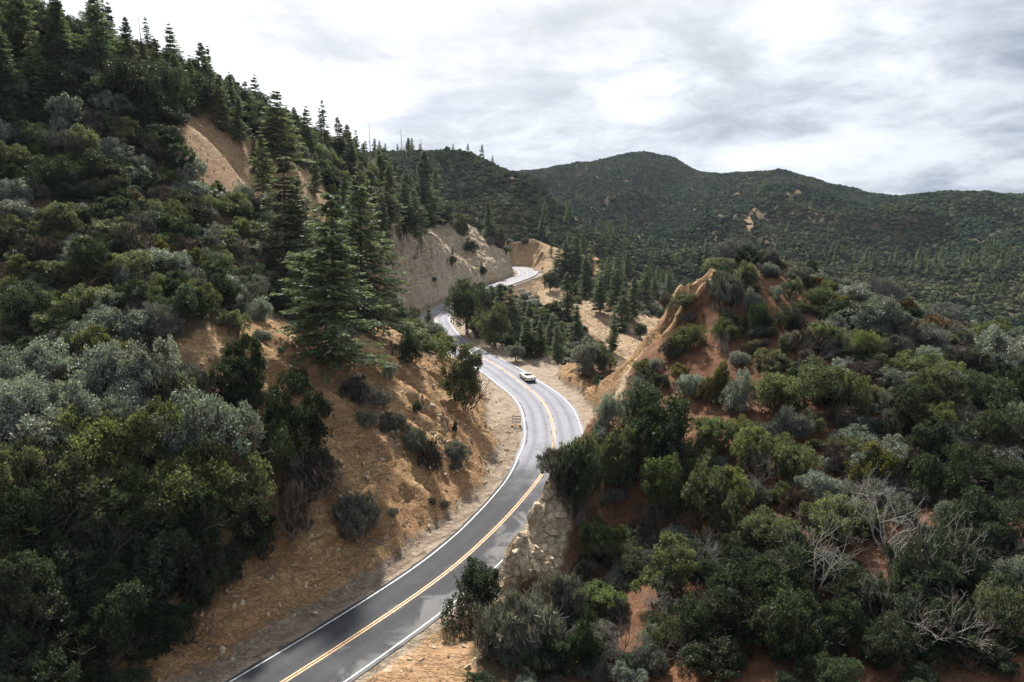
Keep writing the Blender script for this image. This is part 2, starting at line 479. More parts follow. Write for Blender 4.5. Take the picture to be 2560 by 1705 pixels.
def grid_mesh(name, X, Y, Z, M, mat, drop=None):
    r, c = X.shape
    v = np.stack([X, Y, Z], 2).reshape(-1, 3)
    i = np.arange(r * c).reshape(r, c)
    f = np.stack([i[:-1, :-1], i[:-1, 1:], i[1:, 1:], i[1:, :-1]], 2).reshape(-1, 4)
    if drop is not None:
        f = f[~drop[:-1, :-1].ravel()]
    me = mesh_np(name, v, f, True, [mat])
    a = me.color_attributes.new('soil', 'FLOAT_COLOR', 'POINT')
    a.data.foreach_set('color', M.reshape(-1, 4).astype(np.float32).ravel())
    return me
def material(name):
    m_ = bpy.data.materials.new(name)
    m_.use_nodes = True
    m_.node_tree.nodes.clear()
    n = Nodes(m_.node_tree)
    return m_, n
def simple(name, col, rough=0.6, metal=0.0, var=0.0, scale=8.0, spec=0.5):
    m_, n = material(name)
    c = col
    if var:
        tc = n.add('ShaderNodeTexCoord').outputs['Object']
        nz = n.noise(tc, scale, 4)
        c = n.mix(nz, tuple(k * (1 - var) for k in col), tuple(min(1, k * (1 + var)) for k in col))
    b = n.add('ShaderNodeBsdfPrincipled', ins={'Base Color': c, 'Roughness': rough, 'Metallic': metal, 'Specular IOR Level': spec})
    n.add('ShaderNodeOutputMaterial', ins={0: b.outputs[0]})
    return m_

# ------------------------------------------------------------------ ground material
def ground_material():
    m_, n = material('hillside soil')
    pos = n.add('ShaderNodeNewGeometry').outputs['Position']
    at = n.add('ShaderNodeAttribute', attribute_name='soil')
    sp = n.add('ShaderNodeSeparateColor', ins={0: at.outputs['Color']})
    big = n.noise(pos, 0.16, 5, 0.6)
    mid = n.noise(pos, 0.9, 6, 0.65, 0.4)
    fine = n.noise(pos, 5.0, 5, 0.7)
    # cut faces: strata and crumbling rock
    mp = n.add('ShaderNodeMapping', ins={0: pos, 'Rotation': (0.5, 0.9, 0.3), 'Scale': (0.5, 0.5, 2.2)}).outputs[0]
    strata = n.noise(mp, 0.8, 6, 0.7, 1.2)
    mq = n.add('ShaderNodeMapping', ins={0: pos, 'Rotation': (0.9, 0.2, 0.7), 'Scale': (0.35, 1.0, 1.4)}).outputs[0]
    vein = n.noise(mq, 1.6, 4, 0.6, 0.9)
    crack = n.ramp(n.math('ABSOLUTE', n.math('SUBTRACT', vein, 0.5)), 0.0, 0.05)
    tan_ = n.mix(n.ramp(strata, .3, .7), (0.34, 0.20, 0.095), (0.57, 0.395, 0.215))
    tan_ = n.mix(n.ramp(big, .38, .62), tan_, n.mix(mid, (0.33, 0.18, 0.085), (0.45, 0.29, 0.165)))
    pale = n.mix(n.ramp(strata, .32, .68), (0.47, 0.36, 0.24), (0.80, 0.69, 0.53))
    pale = n.mix(n.math('MULTIPLY', n.ramp(mid, .5, .8), .6), pale, (0.70, 0.67, 0.62))
    pale = n.mix(n.math('MULTIPLY', n.ramp(big, .54, .7), .45), pale, tan_)
    rock = n.mix(at.outputs['Alpha'], tan_, pale)
    rock = n.mix(n.math('MULTIPLY', n.math('SUBTRACT', 1.0, crack), 0.2), rock, (0.11, 0.07, 0.04))
    veg = n.mix(mid, (0.065, 0.050, 0.030), (0.150, 0.110, 0.066))
    red = n.mix(n.ramp(mid, .3, .7), (0.100, 0.046, 0.024), (0.225, 0.118, 0.066))
    dirt = n.mix(n.ramp(mid, .3, .7), (0.235, 0.178, 0.125), (0.40, 0.33, 0.26))
    c = n.mix(sp.outputs[1], veg, red)
    c = n.mix(sp.outputs[0], c, rock)
    c = n.mix(sp.outputs[2], c, dirt)
    c = n.mix(n.ramp(fine, .25, .8), n.mix(1.0, c, (0.62, 0.60, 0.58), 'MULTIPLY'), n.mix(1.0, c, (1.2, 1.2, 1.2), 'MULTIPLY'))
    hgt = n.math('ADD', n.math('MULTIPLY', fine, 0.35), n.math('ADD', n.math('MULTIPLY', strata, n.math('MULTIPLY', sp.outputs[0], 1.0)), n.math('MULTIPLY', crack, n.math('MULTIPLY', sp.outputs[0], 0.35))))
    bump = n.add('ShaderNodeBump', ins={'Strength': 0.8, 'Distance': 0.5, 'Height': hgt})
    b = n.add('ShaderNodeBsdfPrincipled', ins={'Base Color': c, 'Roughness': 0.93, 'Specular IOR Level': 0.15, 'Normal': bump.outputs[0]})
    n.add('ShaderNodeOutputMaterial', ins={0: b.outputs[0]})
    return m_
MAT_GROUND = ground_material()
near_o = obj('hillside', grid_mesh('hillside', NX, NY, NZ, NM, MAT_GROUND), kind='structure')
inside = (FXX > GX0 + 4) & (FXX < GX1 - 14) & (FYY > GY0 + 4) & (FYY < GY1 - 14)
FZ2 = np.where((FXX > GX0 - 1) & (FXX < GX1 + 1) & (FYY > GY0 - 1) & (FYY < GY1 + 1), FZ - 3.0, FZ)
far_o = obj('mountains', grid_mesh('mountains', FXX, FYY, FZ2, FM, MAT_GROUND, inside), kind='structure')

# ------------------------------------------------------------------ road
def ribbon(name, i0, i1, off_a, off_b, dz, mat, jit=0.0, cols=1, step=1):
    ii = np.arange(i0, i1, step)
    va = np.stack([cl[ii] + nrm[ii] * (np.asarray(off_a)[ii] * (1 - k / cols) + np.asarray(off_b)[ii] * (k / cols))[:, None] for k in range(cols + 1)], 1)
    if jit:
        va[:, 0] += nrm[ii] * (jit * perlin(arc[ii] / 1.3, arc[ii] * 0 + 3.3))[:, None]
        va[:, -1] += nrm[ii] * (jit * perlin(arc[ii] / 1.1, arc[ii] * 0 + 8.3))[:, None]
    zv = np.repeat((road_z[ii] + dz)[:, None], cols + 1, 1)
    v = np.dstack([va, zv]).reshape(-1, 3)
    c = cols + 1
    a = np.arange(len(ii) * c).reshape(len(ii), c)
    f = np.stack([a[:-1, :-1], a[:-1, 1:], a[1:, 1:], a[1:, :-1]], 2).reshape(-1, 4)
    me = mesh_np(name, v, f, True, [mat])
    lat = np.stack([np.asarray(off_a)[ii] * (1 - k / cols) + np.asarray(off_b)[ii] * (k / cols) for k in range(c)], 1)
    at = me.attributes.new('lane', 'FLOAT_VECTOR', 'POINT')
    at.data.foreach_set('vector', np.dstack([lat, np.repeat(arc[ii][:, None], c, 1), lat * 0]).astype(np.float32).ravel())
    return me
def asphalt():
    m_, n = material('asphalt')
    pos = n.add('ShaderNodeNewGeometry').outputs['Position']
    at = n.add('ShaderNodeAttribute', attribute_name='lane').outputs['Vector']
    sp = n.add('ShaderNodeSeparateXYZ', ins={0: at})
    st = n.add('ShaderNodeCombineXYZ', ins={0: n.math('MULTIPLY', sp.outputs[0], 1.6), 1: n.math('MULTIPLY', sp.outputs[1], 0.06)}).outputs[0]
    streak = n.noise(st, 1.5, 5, 0.6)
    patch = n.noise(pos, 0.14, 5, 0.6, 0.8)
    fine = n.noise(pos, 14, 4, 0.7)
    track = n.math('ABSOLUTE', n.math('SUBTRACT', n.math('ABSOLUTE', n.math('SUBTRACT', n.math('ABSOLUTE', sp.outputs[0]), 1.75)), 0.8))
    wear = n.ramp(track, 0.0, 0.6)
    # darker asphalt colour near the camera, with paler blotches
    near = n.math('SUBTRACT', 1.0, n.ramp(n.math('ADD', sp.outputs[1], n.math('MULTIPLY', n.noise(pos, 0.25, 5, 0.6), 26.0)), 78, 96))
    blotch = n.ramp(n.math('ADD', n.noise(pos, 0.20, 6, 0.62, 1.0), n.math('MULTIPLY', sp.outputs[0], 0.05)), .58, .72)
    c = n.mix(streak, (0.205, 0.208, 0.240), (0.265, 0.268, 0.302))
    c = n.mix(wear, n.mix(1.0, c, (.74, .74, .75), 'MULTIPLY'), c)
    seam = n.ramp(n.math('ABSOLUTE', n.math('SUBTRACT', n.noise(n.add('ShaderNodeVectorMath', operation='MULTIPLY', ins={0: pos, 1: (1, 1, 0)}).outputs[0], 0.33, 4, 0.6, 0.6), 0.5)), 0.0, 0.006)
    c = n.mix(n.math('MULTIPLY', n.math('SUBTRACT', 1.0, seam), 0.75), c, (0.03, 0.03, 0.032))
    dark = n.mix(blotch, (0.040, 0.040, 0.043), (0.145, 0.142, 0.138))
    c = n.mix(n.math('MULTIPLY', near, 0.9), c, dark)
    c = n.mix(n.math('MULTIPLY', n.ramp(patch, .5, .7), 0.3), c, (0.13, 0.13, 0.135))
    c = n.mix(fine, n.mix(1.0, c, (.85, .85, .85), 'MULTIPLY'), n.mix(1.0, c, (1.15, 1.15, 1.15), 'MULTIPLY'))
    bump = n.add('ShaderNodeBump', ins={'Strength': 0.15, 'Distance': 0.03, 'Height': fine})
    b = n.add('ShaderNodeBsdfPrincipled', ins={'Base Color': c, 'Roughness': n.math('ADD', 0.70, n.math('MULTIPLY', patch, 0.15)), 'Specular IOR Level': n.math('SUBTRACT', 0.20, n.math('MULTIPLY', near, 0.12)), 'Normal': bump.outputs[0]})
    n.add('ShaderNodeOutputMaterial', ins={0: b.outputs[0]})
    return m_
def paint(name, col):
    m_, n = material(name)
    pos = n.add('ShaderNodeNewGeometry').outputs['Position']
    nz = n.noise(pos, 3.5, 6, 0.75)
    c = n.mix(n.ramp(nz, .36, .60), tuple(k * .42 for k in col), col)
    c = n.mix(n.math('MULTIPLY', n.ramp(n.noise(pos, .35, 4, .7), .5, .68), .45), c, (0.24, 0.21, 0.175))
    b = n.add('ShaderNodeBsdfPrincipled', ins={'Base Color': c, 'Roughness': 0.55})
    n.add('ShaderNodeOutputMaterial', ins={0: b.outputs[0]})
    return m_
MAT_ASPHALT = asphalt()
MAT_WHITE = paint('white road paint', (0.80, 0.80, 0.78))
MAT_YELLOW = paint('yellow road paint', (0.62, 0.30, 0.07))
NI = len(cl)
ones = np.ones(NI)
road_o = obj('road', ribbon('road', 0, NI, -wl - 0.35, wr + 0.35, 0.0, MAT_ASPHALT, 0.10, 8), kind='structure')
obj('edge_line', ribbon('edge_line', 0, NI, -wl - 0.05, -wl + 0.05, 0.006, MAT_WHITE, .012), road_o)
obj('edge_line', ribbon('edge_line', 0, NI, wr - 0.05, wr + 0.05, 0.006, MAT_WHITE, .012), road_o)
obj('centre_line', ribbon('centre_line', 0, NI, ones * -0.185, ones * -0.055, 0.006, MAT_YELLOW), road_o)
obj('centre_line', ribbon('centre_line', 0, NI, ones * 0.055, ones * 0.185, 0.006, MAT_YELLOW), road_o)

# ------------------------------------------------------------------ plants: materials
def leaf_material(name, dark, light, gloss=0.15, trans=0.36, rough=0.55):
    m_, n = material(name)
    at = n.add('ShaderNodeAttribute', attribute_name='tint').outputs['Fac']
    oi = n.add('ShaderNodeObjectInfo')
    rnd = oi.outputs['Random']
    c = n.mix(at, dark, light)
    hs = n.add('ShaderNodeHueSaturation', ins={'Hue': n.math('ADD', 0.475, n.math('MULTIPLY', rnd, 0.05)),
                                              'Saturation': n.math('ADD', 0.75, n.math('MULTIPLY', n.math('FRACT', n.math('MULTIPLY', rnd, 7.3)), 0.45)),
                                              'Value': n.math('ADD', 0.70, n.math('MULTIPLY', n.math('FRACT', n.math('MULTIPLY', rnd, 13.7)), 0.6)), 'Color': c}).outputs[0]
    b = n.add('ShaderNodeBsdfPrincipled', ins={'Base Color': hs, 'Roughness': rough, 'Specular IOR Level': gloss})
    t = n.add('ShaderNodeBsdfTranslucent', ins={0: n.mix(1.0, hs, (1.15, 1.2, 0.7), 'MULTIPLY')})
    mx = n.add('ShaderNodeMixShader', ins={0: trans, 1: b.outputs[0], 2: t.outputs[0]})
    n.add('ShaderNodeOutputMaterial', ins={0: mx.outputs[0]})
    return m_
def far_material():
    m_, n = material('distant brush')
    pos = n.add('ShaderNodeNewGeometry').outputs['Position']
    rnd = n.add('ShaderNodeObjectInfo').outputs['Random']
    big = n.ramp(n.noise(pos, .012, 3, .6), .35, .65)
    c = n.mix(rnd, (0.015, 0.026, 0.018), (0.062, 0.082, 0.048))
    c2 = n.mix(rnd, (0.026, 0.031, 0.018), (0.088, 0.092, 0.050))
    c = n.mix(big, c, c2)
    c = n.mix(n.math('GREATER_THAN', n.math('FRACT', n.math('MULTIPLY', rnd, 37.0)), .95), c, (0.11, 0.12, 0.075))
    b = n.add('ShaderNodeBsdfDiffuse', ins={0: c})
    n.add('ShaderNodeOutputMaterial', ins={0: b.outputs[0]})
    return m_
LEAF = {
    'olive': leaf_material('olive leaves', (0.021, 0.027, 0.014), (0.229, 0.260, 0.132)),
    'dark': leaf_material('dark green leaves', (0.009, 0.014, 0.010), (0.083, 0.113, 0.065)),
    'grey': leaf_material('grey green leaves', (0.034, 0.043, 0.038), (0.336, 0.379, 0.326), .28, .26, .45),
    'yellow': leaf_material('yellow green leaves', (0.030, 0.030, 0.008), (0.234, 0.224, 0.072)),
    'sage': leaf_material('grey sage twigs', (0.041, 0.040, 0.033), (0.305, 0.307, 0.262), .2, .15, .6),
    'dry': leaf_material('dry brown twigs', (0.032, 0.025, 0.019), (0.158, 0.129, 0.103), .2, .1, .7),
    'russet': leaf_material('russet leaves', (0.039, 0.022, 0.008), (0.182, 0.113, 0.045), .2, .2, .6),
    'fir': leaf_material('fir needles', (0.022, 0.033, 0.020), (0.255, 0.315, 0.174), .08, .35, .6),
    'far': far_material(),
}
MAT_BARK = simple('bark', (0.075, 0.058, 0.045), 0.9, var=0.4, scale=12)
MAT_DEAD = simple('bleached dead wood', (0.30, 0.275, 0.25), 0.8, var=0.35, scale=5)
MAT_GREYWOOD = simple('grey dead wood', (0.19, 0.165, 0.15), 0.85, var=0.4, scale=5)

# ------------------------------------------------------------------ plants: shapes (unit size)
def unit(v):
    return v / (np.linalg.norm(v, axis=-1, keepdims=True) + 1e-9)
def leaves_mesh(name, c, along, across, ln, wd, tint, mat):
    """one rhombic leaf (two triangles) per row"""
    n = len(c)
    a = along * ln[:, None]
    b = across * wd[:, None]
    v = np.stack([c - a * .5, c + b * .5 - a * .05, c + a * .5, c - b * .5 - a * .05], 1).reshape(-1, 3)
    f = np.arange(n * 4).reshape(n, 4)
    me = mesh_np(name, v, f, False, [mat])
    at = me.attributes.new('tint', 'FLOAT', 'POINT')
    at.data.foreach_set('value', np.repeat(tint, 4).astype(np.float32))
    return me
def tubes(name, segs, mat, sides=4):
    """segs: (p0, p1, r0, r1) tapering twigs joined in one mesh"""
    vs, fs = [], []
    k = 0
    ang = np.linspace(0, 2 * np.pi, sides, endpoint=False)
    for p0, p1, r0, r1 in segs:
        p0, p1 = np.asarray(p0, float), np.asarray(p1, float)
        d = unit(p1 - p0)
        h = np.array([1.0, 0, 0]) if abs(d[0]) < .8 else np.array([0, 1.0, 0])
        e1 = unit(np.cross(d, h))
        e2 = np.cross(d, e1)
        ring = np.cos(ang)[:, None] * e1 + np.sin(ang)[:, None] * e2
        vs.append(p0 + ring * r0)
        vs.append(p1 + ring * r1)
        for i in range(sides):
            j = (i + 1) % sides
            fs.append((k + i, k + j, k + sides + j, k + sides + i))
        k += 2 * sides
    return mesh_np(name, np.vstack(vs), np.array(fs), True, [mat])
def branching(rng, p, d, ln, r, depth, out, spread=.7, up=.25, kids=(2, 4), wob=.25):
    n = 3
    q = np.array(p, float)
    dd = np.array(d, float)
    for k in range(n):
        dd = unit(dd + rng.normal(0, wob, 3) + np.array([0, 0, up * .25]))
        e = q + dd * ln / n
        r1 = r * (1 - .22 * (k + 1) / n)
        out.append((q, e, r * (1 - .22 * k / n), r1))
        q = e
        if depth > 0 and (k > 0 or depth > 1):
            for _ in range(rng.integers(*kids) if k == n - 1 else rng.integers(0, 2)):
                nd = unit(dd + rng.normal(0, spread, 3) + np.array([0, 0, up]))
                branching(rng, q, nd, ln * rng.uniform(.55, .8), r1 * .68, depth - 1, out, spread, up, kids, wob)
def shrub_proto(seed, mat, n=14000, lobes=20, flat=0.8, leaf=0.064, upright=0.0, open_=0.0):
    """dome of leafy clumps, half width 1; returns foliage and stems"""
    rng = np.random.default_rng(seed)
    th = rng.uniform(0, 2 * np.pi, lobes)
    ph = np.arccos(rng.uniform(-0.05, 1, lobes))
    rr = rng.uniform(.30, .92, lobes)
    ctr_ = np.stack([rr * np.sin(ph) * np.cos(th), rr * np.sin(ph) * np.sin(th), rr * np.cos(ph) * flat + .30], 1)
    ctr_[:, :2] *= rng.uniform(.85, 1.15, 2)
    lr = rng.uniform(.15, .42, lobes)
    ctr_ = np.vstack([ctr_, [[0, 0, .42]]])
    lr = np.r_[lr, .5]
    # small clumps on the lobes
    sub = 16
    k = rng.choice(len(lr), len(lr) * sub, p=lr ** 2 / (lr ** 2).sum())
    dr = unit(rng.normal(0, 1, (len(k), 3)) + np.array([0, 0, .45]))
    sc_ = ctr_[k] + dr * (lr[k] * rng.uniform(.75, 1.08, len(k)))[:, None]
    sc_ = sc_[sc_[:, 2] > 0.04]
    sr = rng.uniform(.07, .15, len(sc_))
    st = rng.uniform(0, 1, len(sc_))
    j = rng.choice(len(sc_), n, p=sr ** 2 / (sr ** 2).sum())
    d2 = unit(rng.normal(0, 1, (n, 3)) + np.array([0, 0, .3]))
    c = sc_[j] + d2 * (sr[j] * rng.uniform(.2, 1.15, n) ** .6)[:, None]
    along = unit(d2 + rng.normal(0, .55, (n, 3)) + np.array([0, 0, upright]))
    across = unit(np.cross(along, rng.normal(0, 1, (n, 3))))
    ln = leaf * rng.uniform(.6, 1.3, n) * (1 + upright)
    wd = ln * (0.55 if upright < .5 else 0.17)
    tint = np.clip(.25 + .45 * st[j] + rng.normal(0, .22, n), 0, 1)
    fol = leaves_mesh('foliage', c, along, across, ln, wd, tint, mat)
    segs = []
    for q in range(9):
        a = rng.uniform(0, 2 * np.pi)
        d = unit(np.array([math.cos(a) * .8, math.sin(a) * .8, rng.uniform(.5, 1.1)]))
        branching(rng, np.array([math.cos(a) * .05, math.sin(a) * .05, -.25]), d, rng.uniform(.55, .8), .026, 2, segs, .5, .15)
    stm = tubes('stems', segs, MAT_GREYWOOD if upright > .5 else MAT_BARK, 3)
    return fol, stm
def fir_proto(seed, levels=40, per=8, spread=.26, sprays=72, droop=.25, gap=.08, mat=None, spray=.030, taper=.80, sparse=0.0):
    """conifer of height 1: whorled, drooping boughs"""
    rng = np.random.default_rng(seed)
    segs = []
    bend = rng.normal(0, .006, 2)
    zs = np.linspace(-.04, 1, 13)
    for a, b in zip(zs[:-1], zs[1:]):
        segs.append(((bend[0] * a, bend[1] * a, a), (bend[0] * b, bend[1] * b, b), .016 * (1 - a) + .0015, .016 * (1 - b) + .0015))
    C, A, B, L, T, Wd = [], [], [], [], [], []
    az0 = rng.uniform(0, 6.28)
    for i in range(levels):
        if rng.uniform() < .10:
            continue
        z = gap + (0.985 - gap) * (i + rng.uniform(-.4, .4)) / levels
        for q in range(per):
            if rng.uniform() < sparse:
                continue
            az = rng.uniform(0, 2 * np.pi)
            ll = (spread * (1 - z) ** taper + .012) * rng.uniform(.45, 1.25) * (1 + .22 * math.cos(az - az0 - 3 * z))
            if z < .25:
                ll *= rng.uniform(.6, 1.0)
            rise = .55 * z - .12 + rng.normal(0, .08)
            hd = np.array([math.cos(az), math.sin(az), 0])
            sd_ = np.array([-math.sin(az), math.cos(az), 0])
            m = max(6, int(sprays * (ll / spread) ** .8))
            t = np.sqrt(rng.uniform(.03, 1, m))
            path = hd * (ll * t)[:, None] + np.array([0, 0, 1.0]) * (ll * (rise * t - droop * t * t + .16 * t ** 4))[:, None]
            wdt = ll * .30 * (1 - t * .75) + .006
            off = rng.uniform(-1, 1, m)
            p = np.array([bend[0] * z, bend[1] * z, z]) + path + sd_ * (off * wdt)[:, None] - np.array([0, 0, 1.0]) * (np.abs(off) * wdt * .35 + rng.uniform(0, .008, m))[:, None]
            al = unit(hd * rng.uniform(.5, 1.1, m)[:, None] + sd_ * (np.sign(off) * rng.uniform(.2, 1.0, m))[:, None] + np.array([0, 0, 1.0]) * rng.uniform(-.7, .15, m)[:, None])
            up = np.tile(np.array([0, 0, 1.0]), (m, 1)) + rng.normal(0, .5, (m, 3))
            ac = unit(np.cross(al, up))
            C.append(p); A.append(al); B.append(ac)
            s_ = spray * rng.uniform(.6, 1.25, m)
            L.append(s_)
            Wd.append(s_ * rng.uniform(.32, .5, m))
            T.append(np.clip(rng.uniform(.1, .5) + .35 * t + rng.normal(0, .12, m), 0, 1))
            e = path[np.argmax(t)]
            b0 = np.array([bend[0] * z, bend[1] * z, z])
            segs.append((b0, b0 + e * .9, .0035 * (1 - z) + .001, .0006))
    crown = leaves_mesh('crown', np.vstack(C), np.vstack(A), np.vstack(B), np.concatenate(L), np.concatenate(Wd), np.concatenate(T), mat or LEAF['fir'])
    return crown, tubes('trunk', segs, MAT_BARK, 5 if levels > 20 else 3)
def oak_proto(seed, mat, n=13000):
    """round-headed tree of half width 1 on a trunk"""
    fol, stm = shrub_proto(seed, mat, n, 24, 1.0, .062)
    co = np.empty(len(fol.vertices) * 3, np.float32)
    fol.vertices.foreach_get('co', co)
    co = co.reshape(-1, 3)
    co[:, 2] += .12
    fol.vertices.foreach_set('co', co.ravel())
    fol.update()
    rng = np.random.default_rng(seed + 5)
    segs = [((0, 0, -.25), (.02, 0, .25), .085, .065), ((.02, 0, .25), (.03, .03, .6), .065, .05)]
    for q in range(6):
        a = q * 1.05 + rng.uniform(-.3, .3)
        branching(rng, (.03, .02, .4), unit(np.array([math.cos(a), math.sin(a), .8])), .55, .035, 2, segs, .45, .15)
    return fol, tubes('trunk', segs, MAT_BARK, 5)
def dead_proto(seed, mat, depth=4, stems=6, spread=.6, up=.22, thick=.018):
    """leafless shrub, half width about 1"""
    rng = np.random.default_rng(seed)
    segs = []
    for q in range(stems):
        a = rng.uniform(0, 2 * np.pi)
        tl = rng.uniform(.4, 1.3)
        d = unit(np.array([math.cos(a), math.sin(a), tl]))
        branching(rng, np.array([math.cos(a) * .04, math.sin(a) * .04, -.08]), d, rng.uniform(.45, .7), thick * rng.uniform(.7, 1.2), depth, segs, spread, up, (2, 4), .22)
    big = [s_ for s_ in segs if s_[2] > thick * .62]
    fine = [s_ for s_ in segs if s_[2] <= thick * .62]
    return tubes('twigs', fine, mat, 3), tubes('limbs', big, mat, 5)
def snag_proto(seed):
    rng = np.random.default_rng(seed)
    segs = []
    zs = np.linspace(-.03, 1, 9)
    for a, b in zip(zs[:-1], zs[1:]):
        segs.append(((0, 0, a), (0, 0, b), .013 * (1 - a) + .0015, .013 * (1 - b) + .0015))
    trunk = tubes('trunk', segs, MAT_GREYWOOD, 6)
    br = []
    for q in range(46):
        z = rng.uniform(.25, .97)
        a = rng.uniform(0, 2 * np.pi)
        l_ = .16 * (1 - z) + .02
        e = np.array([math.cos(a) * l_, math.sin(a) * l_, z + l_ * rng.uniform(-.5, .25)])
        br.append((np.array([0, 0, z]), e, .0035 * (1.1 - z), .0008))
        br.append((e, e + np.array([math.cos(a) * .03, math.sin(a) * .03, -.012]), .001, .0004))
    return tubes('branches', br, MAT_GREYWOOD, 3), trunk

PROTO = {}
for nm, args in {
    'olive': [dict(seed=1), dict(seed=61, lobes=30, flat=.6), dict(seed=62, lobes=11, flat=1.1), dict(seed=2, lobes=26, flat=.7), dict(seed=3, lobes=15, flat=.95)],
    'dark': [dict(seed=4), dict(seed=63, lobes=30, flat=.65), dict(seed=64, lobes=11, flat=1.1), dict(seed=5, lobes=24), dict(seed=6, lobes=14, flat=.95)],
    'grey': [dict(seed=7, leaf=.058), dict(seed=65, leaf=.056, lobes=15, flat=1.0), dict(seed=66, leaf=.056, lobes=30), dict(seed=8, lobes=26, flat=.7, leaf=.058)],
    'yellow': [dict(seed=9), dict(seed=10, lobes=14)],
    'sage': [dict(seed=11, n=8500, upright=1.0, leaf=.085), dict(seed=12, n=8500, upright=1.2, leaf=.085, lobes=28, flat=.7)],
    'dry': [dict(seed=13, n=3000, upright=1.1, leaf=.12, lobes=22)],
    'russet': [dict(seed=14, n=6000, upright=.3, leaf=.08)],
}.items():
    PROTO[nm] = [shrub_proto(mat=LEAF[nm], **a_) for a_ in args]
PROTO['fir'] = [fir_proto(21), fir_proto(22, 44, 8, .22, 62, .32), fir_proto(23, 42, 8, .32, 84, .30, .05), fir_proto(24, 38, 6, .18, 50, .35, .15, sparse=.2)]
PROTO['oak'] = [oak_proto(31, LEAF['dark']), oak_proto(32, LEAF['olive']), oak_proto(33, LEAF['grey'])]
PROTO['white_dead'] = [dead_proto(41, MAT_DEAD), dead_proto(42, MAT_DEAD, 4, 4, .7, .12), dead_proto(43, MAT_DEAD, 4, 5, .5, .3)]
PROTO['grey_dead'] = [dead_proto(44, MAT_GREYWOOD, 4, 7, .5, .2, .022), dead_proto(45, MAT_GREYWOOD, 4, 8, .6, .3, .022)]
PROTO['snag'] = [snag_proto(51), snag_proto(52)]
PARTS = {'fir': ('crown', 'trunk'), 'oak': ('crown', 'trunk'), 'white_dead': ('twigs', 'limbs'), 'grey_dead': ('twigs', 'limbs'), 'snag': ('branches', 'trunk')}

# ------------------------------------------------------------------ what the camera can see of the terrain
_az = np.linspace(R(-41), R(41), 900)
_ds = np.concatenate([np.arange(16, 400, 1.0), np.arange(400, 1650, 5.0)])
_TA, _TD = np.meshgrid(np.tan(_az), _ds, indexing='ij')
_el = (height(_TA * _TD, _TD) - CAM_Z) / _TD
_run = np.maximum.accumulate(_el, axis=1)
def visible(x, y, z, lift=2.0):
    i = np.clip(((np.arctan2(x, y) - _az[0]) / (_az[1] - _az[0])).astype(int), 0, len(_az) - 1)
    j = np.clip(np.searchsorted(_ds, y) - 2, 0, len(_ds) - 1)
    return (z + lift - CAM_Z) / y >= _run[i, j] - 0.002
def framed(u, v, m=60):
    return (u > -m) & (u < 2560 + m) & (v > -m) & (v < 1705 + m * 3)

plants = []
def add_px(kind, u, v, w_, h_, variant=None, off=0.45, tall=1.25, grow=1.22):
    """plant seen in the photograph: foot pixel, width and height in pixels"""
    g = ground(u, v)
    if g is None:
        return
    rad = w_ / 2 * g[1] / F_PX * grow
    x, y = g[0] + g[0] / g[1] * rad * off, g[1] + rad * off
    z = float(height(x, y))
    hh = max(h_ * y / F_PX * grow, 0.75 * rad)
    plants.append(dict(kind=kind, p=(x, y, z), r=rad, h=hh / tall, var=variant, must=True))
def add_tree_px(kind, u, vtop, vbase, variant=None, wide=1.0, dist=None):
    g = ground(u, vbase)
    if dist:
        q = P(u, vbase, dist)
        g = np.array([q[0], q[1], float(height(q[0], q[1]))])
    if g is None:
        return
    if 1380 < u < 1760 and g[1] < 132:
        return                                           # that pixel's ground is the knoll, not the valley
    dtop = ray(u, vtop)
    ztop = CAM_Z + dtop[2] * g[1]
    hh = max(2.0, ztop - g[2])
    plants.append(dict(kind=kind, p=tuple(g), r=hh * wide, h=hh, var=variant, must=True))

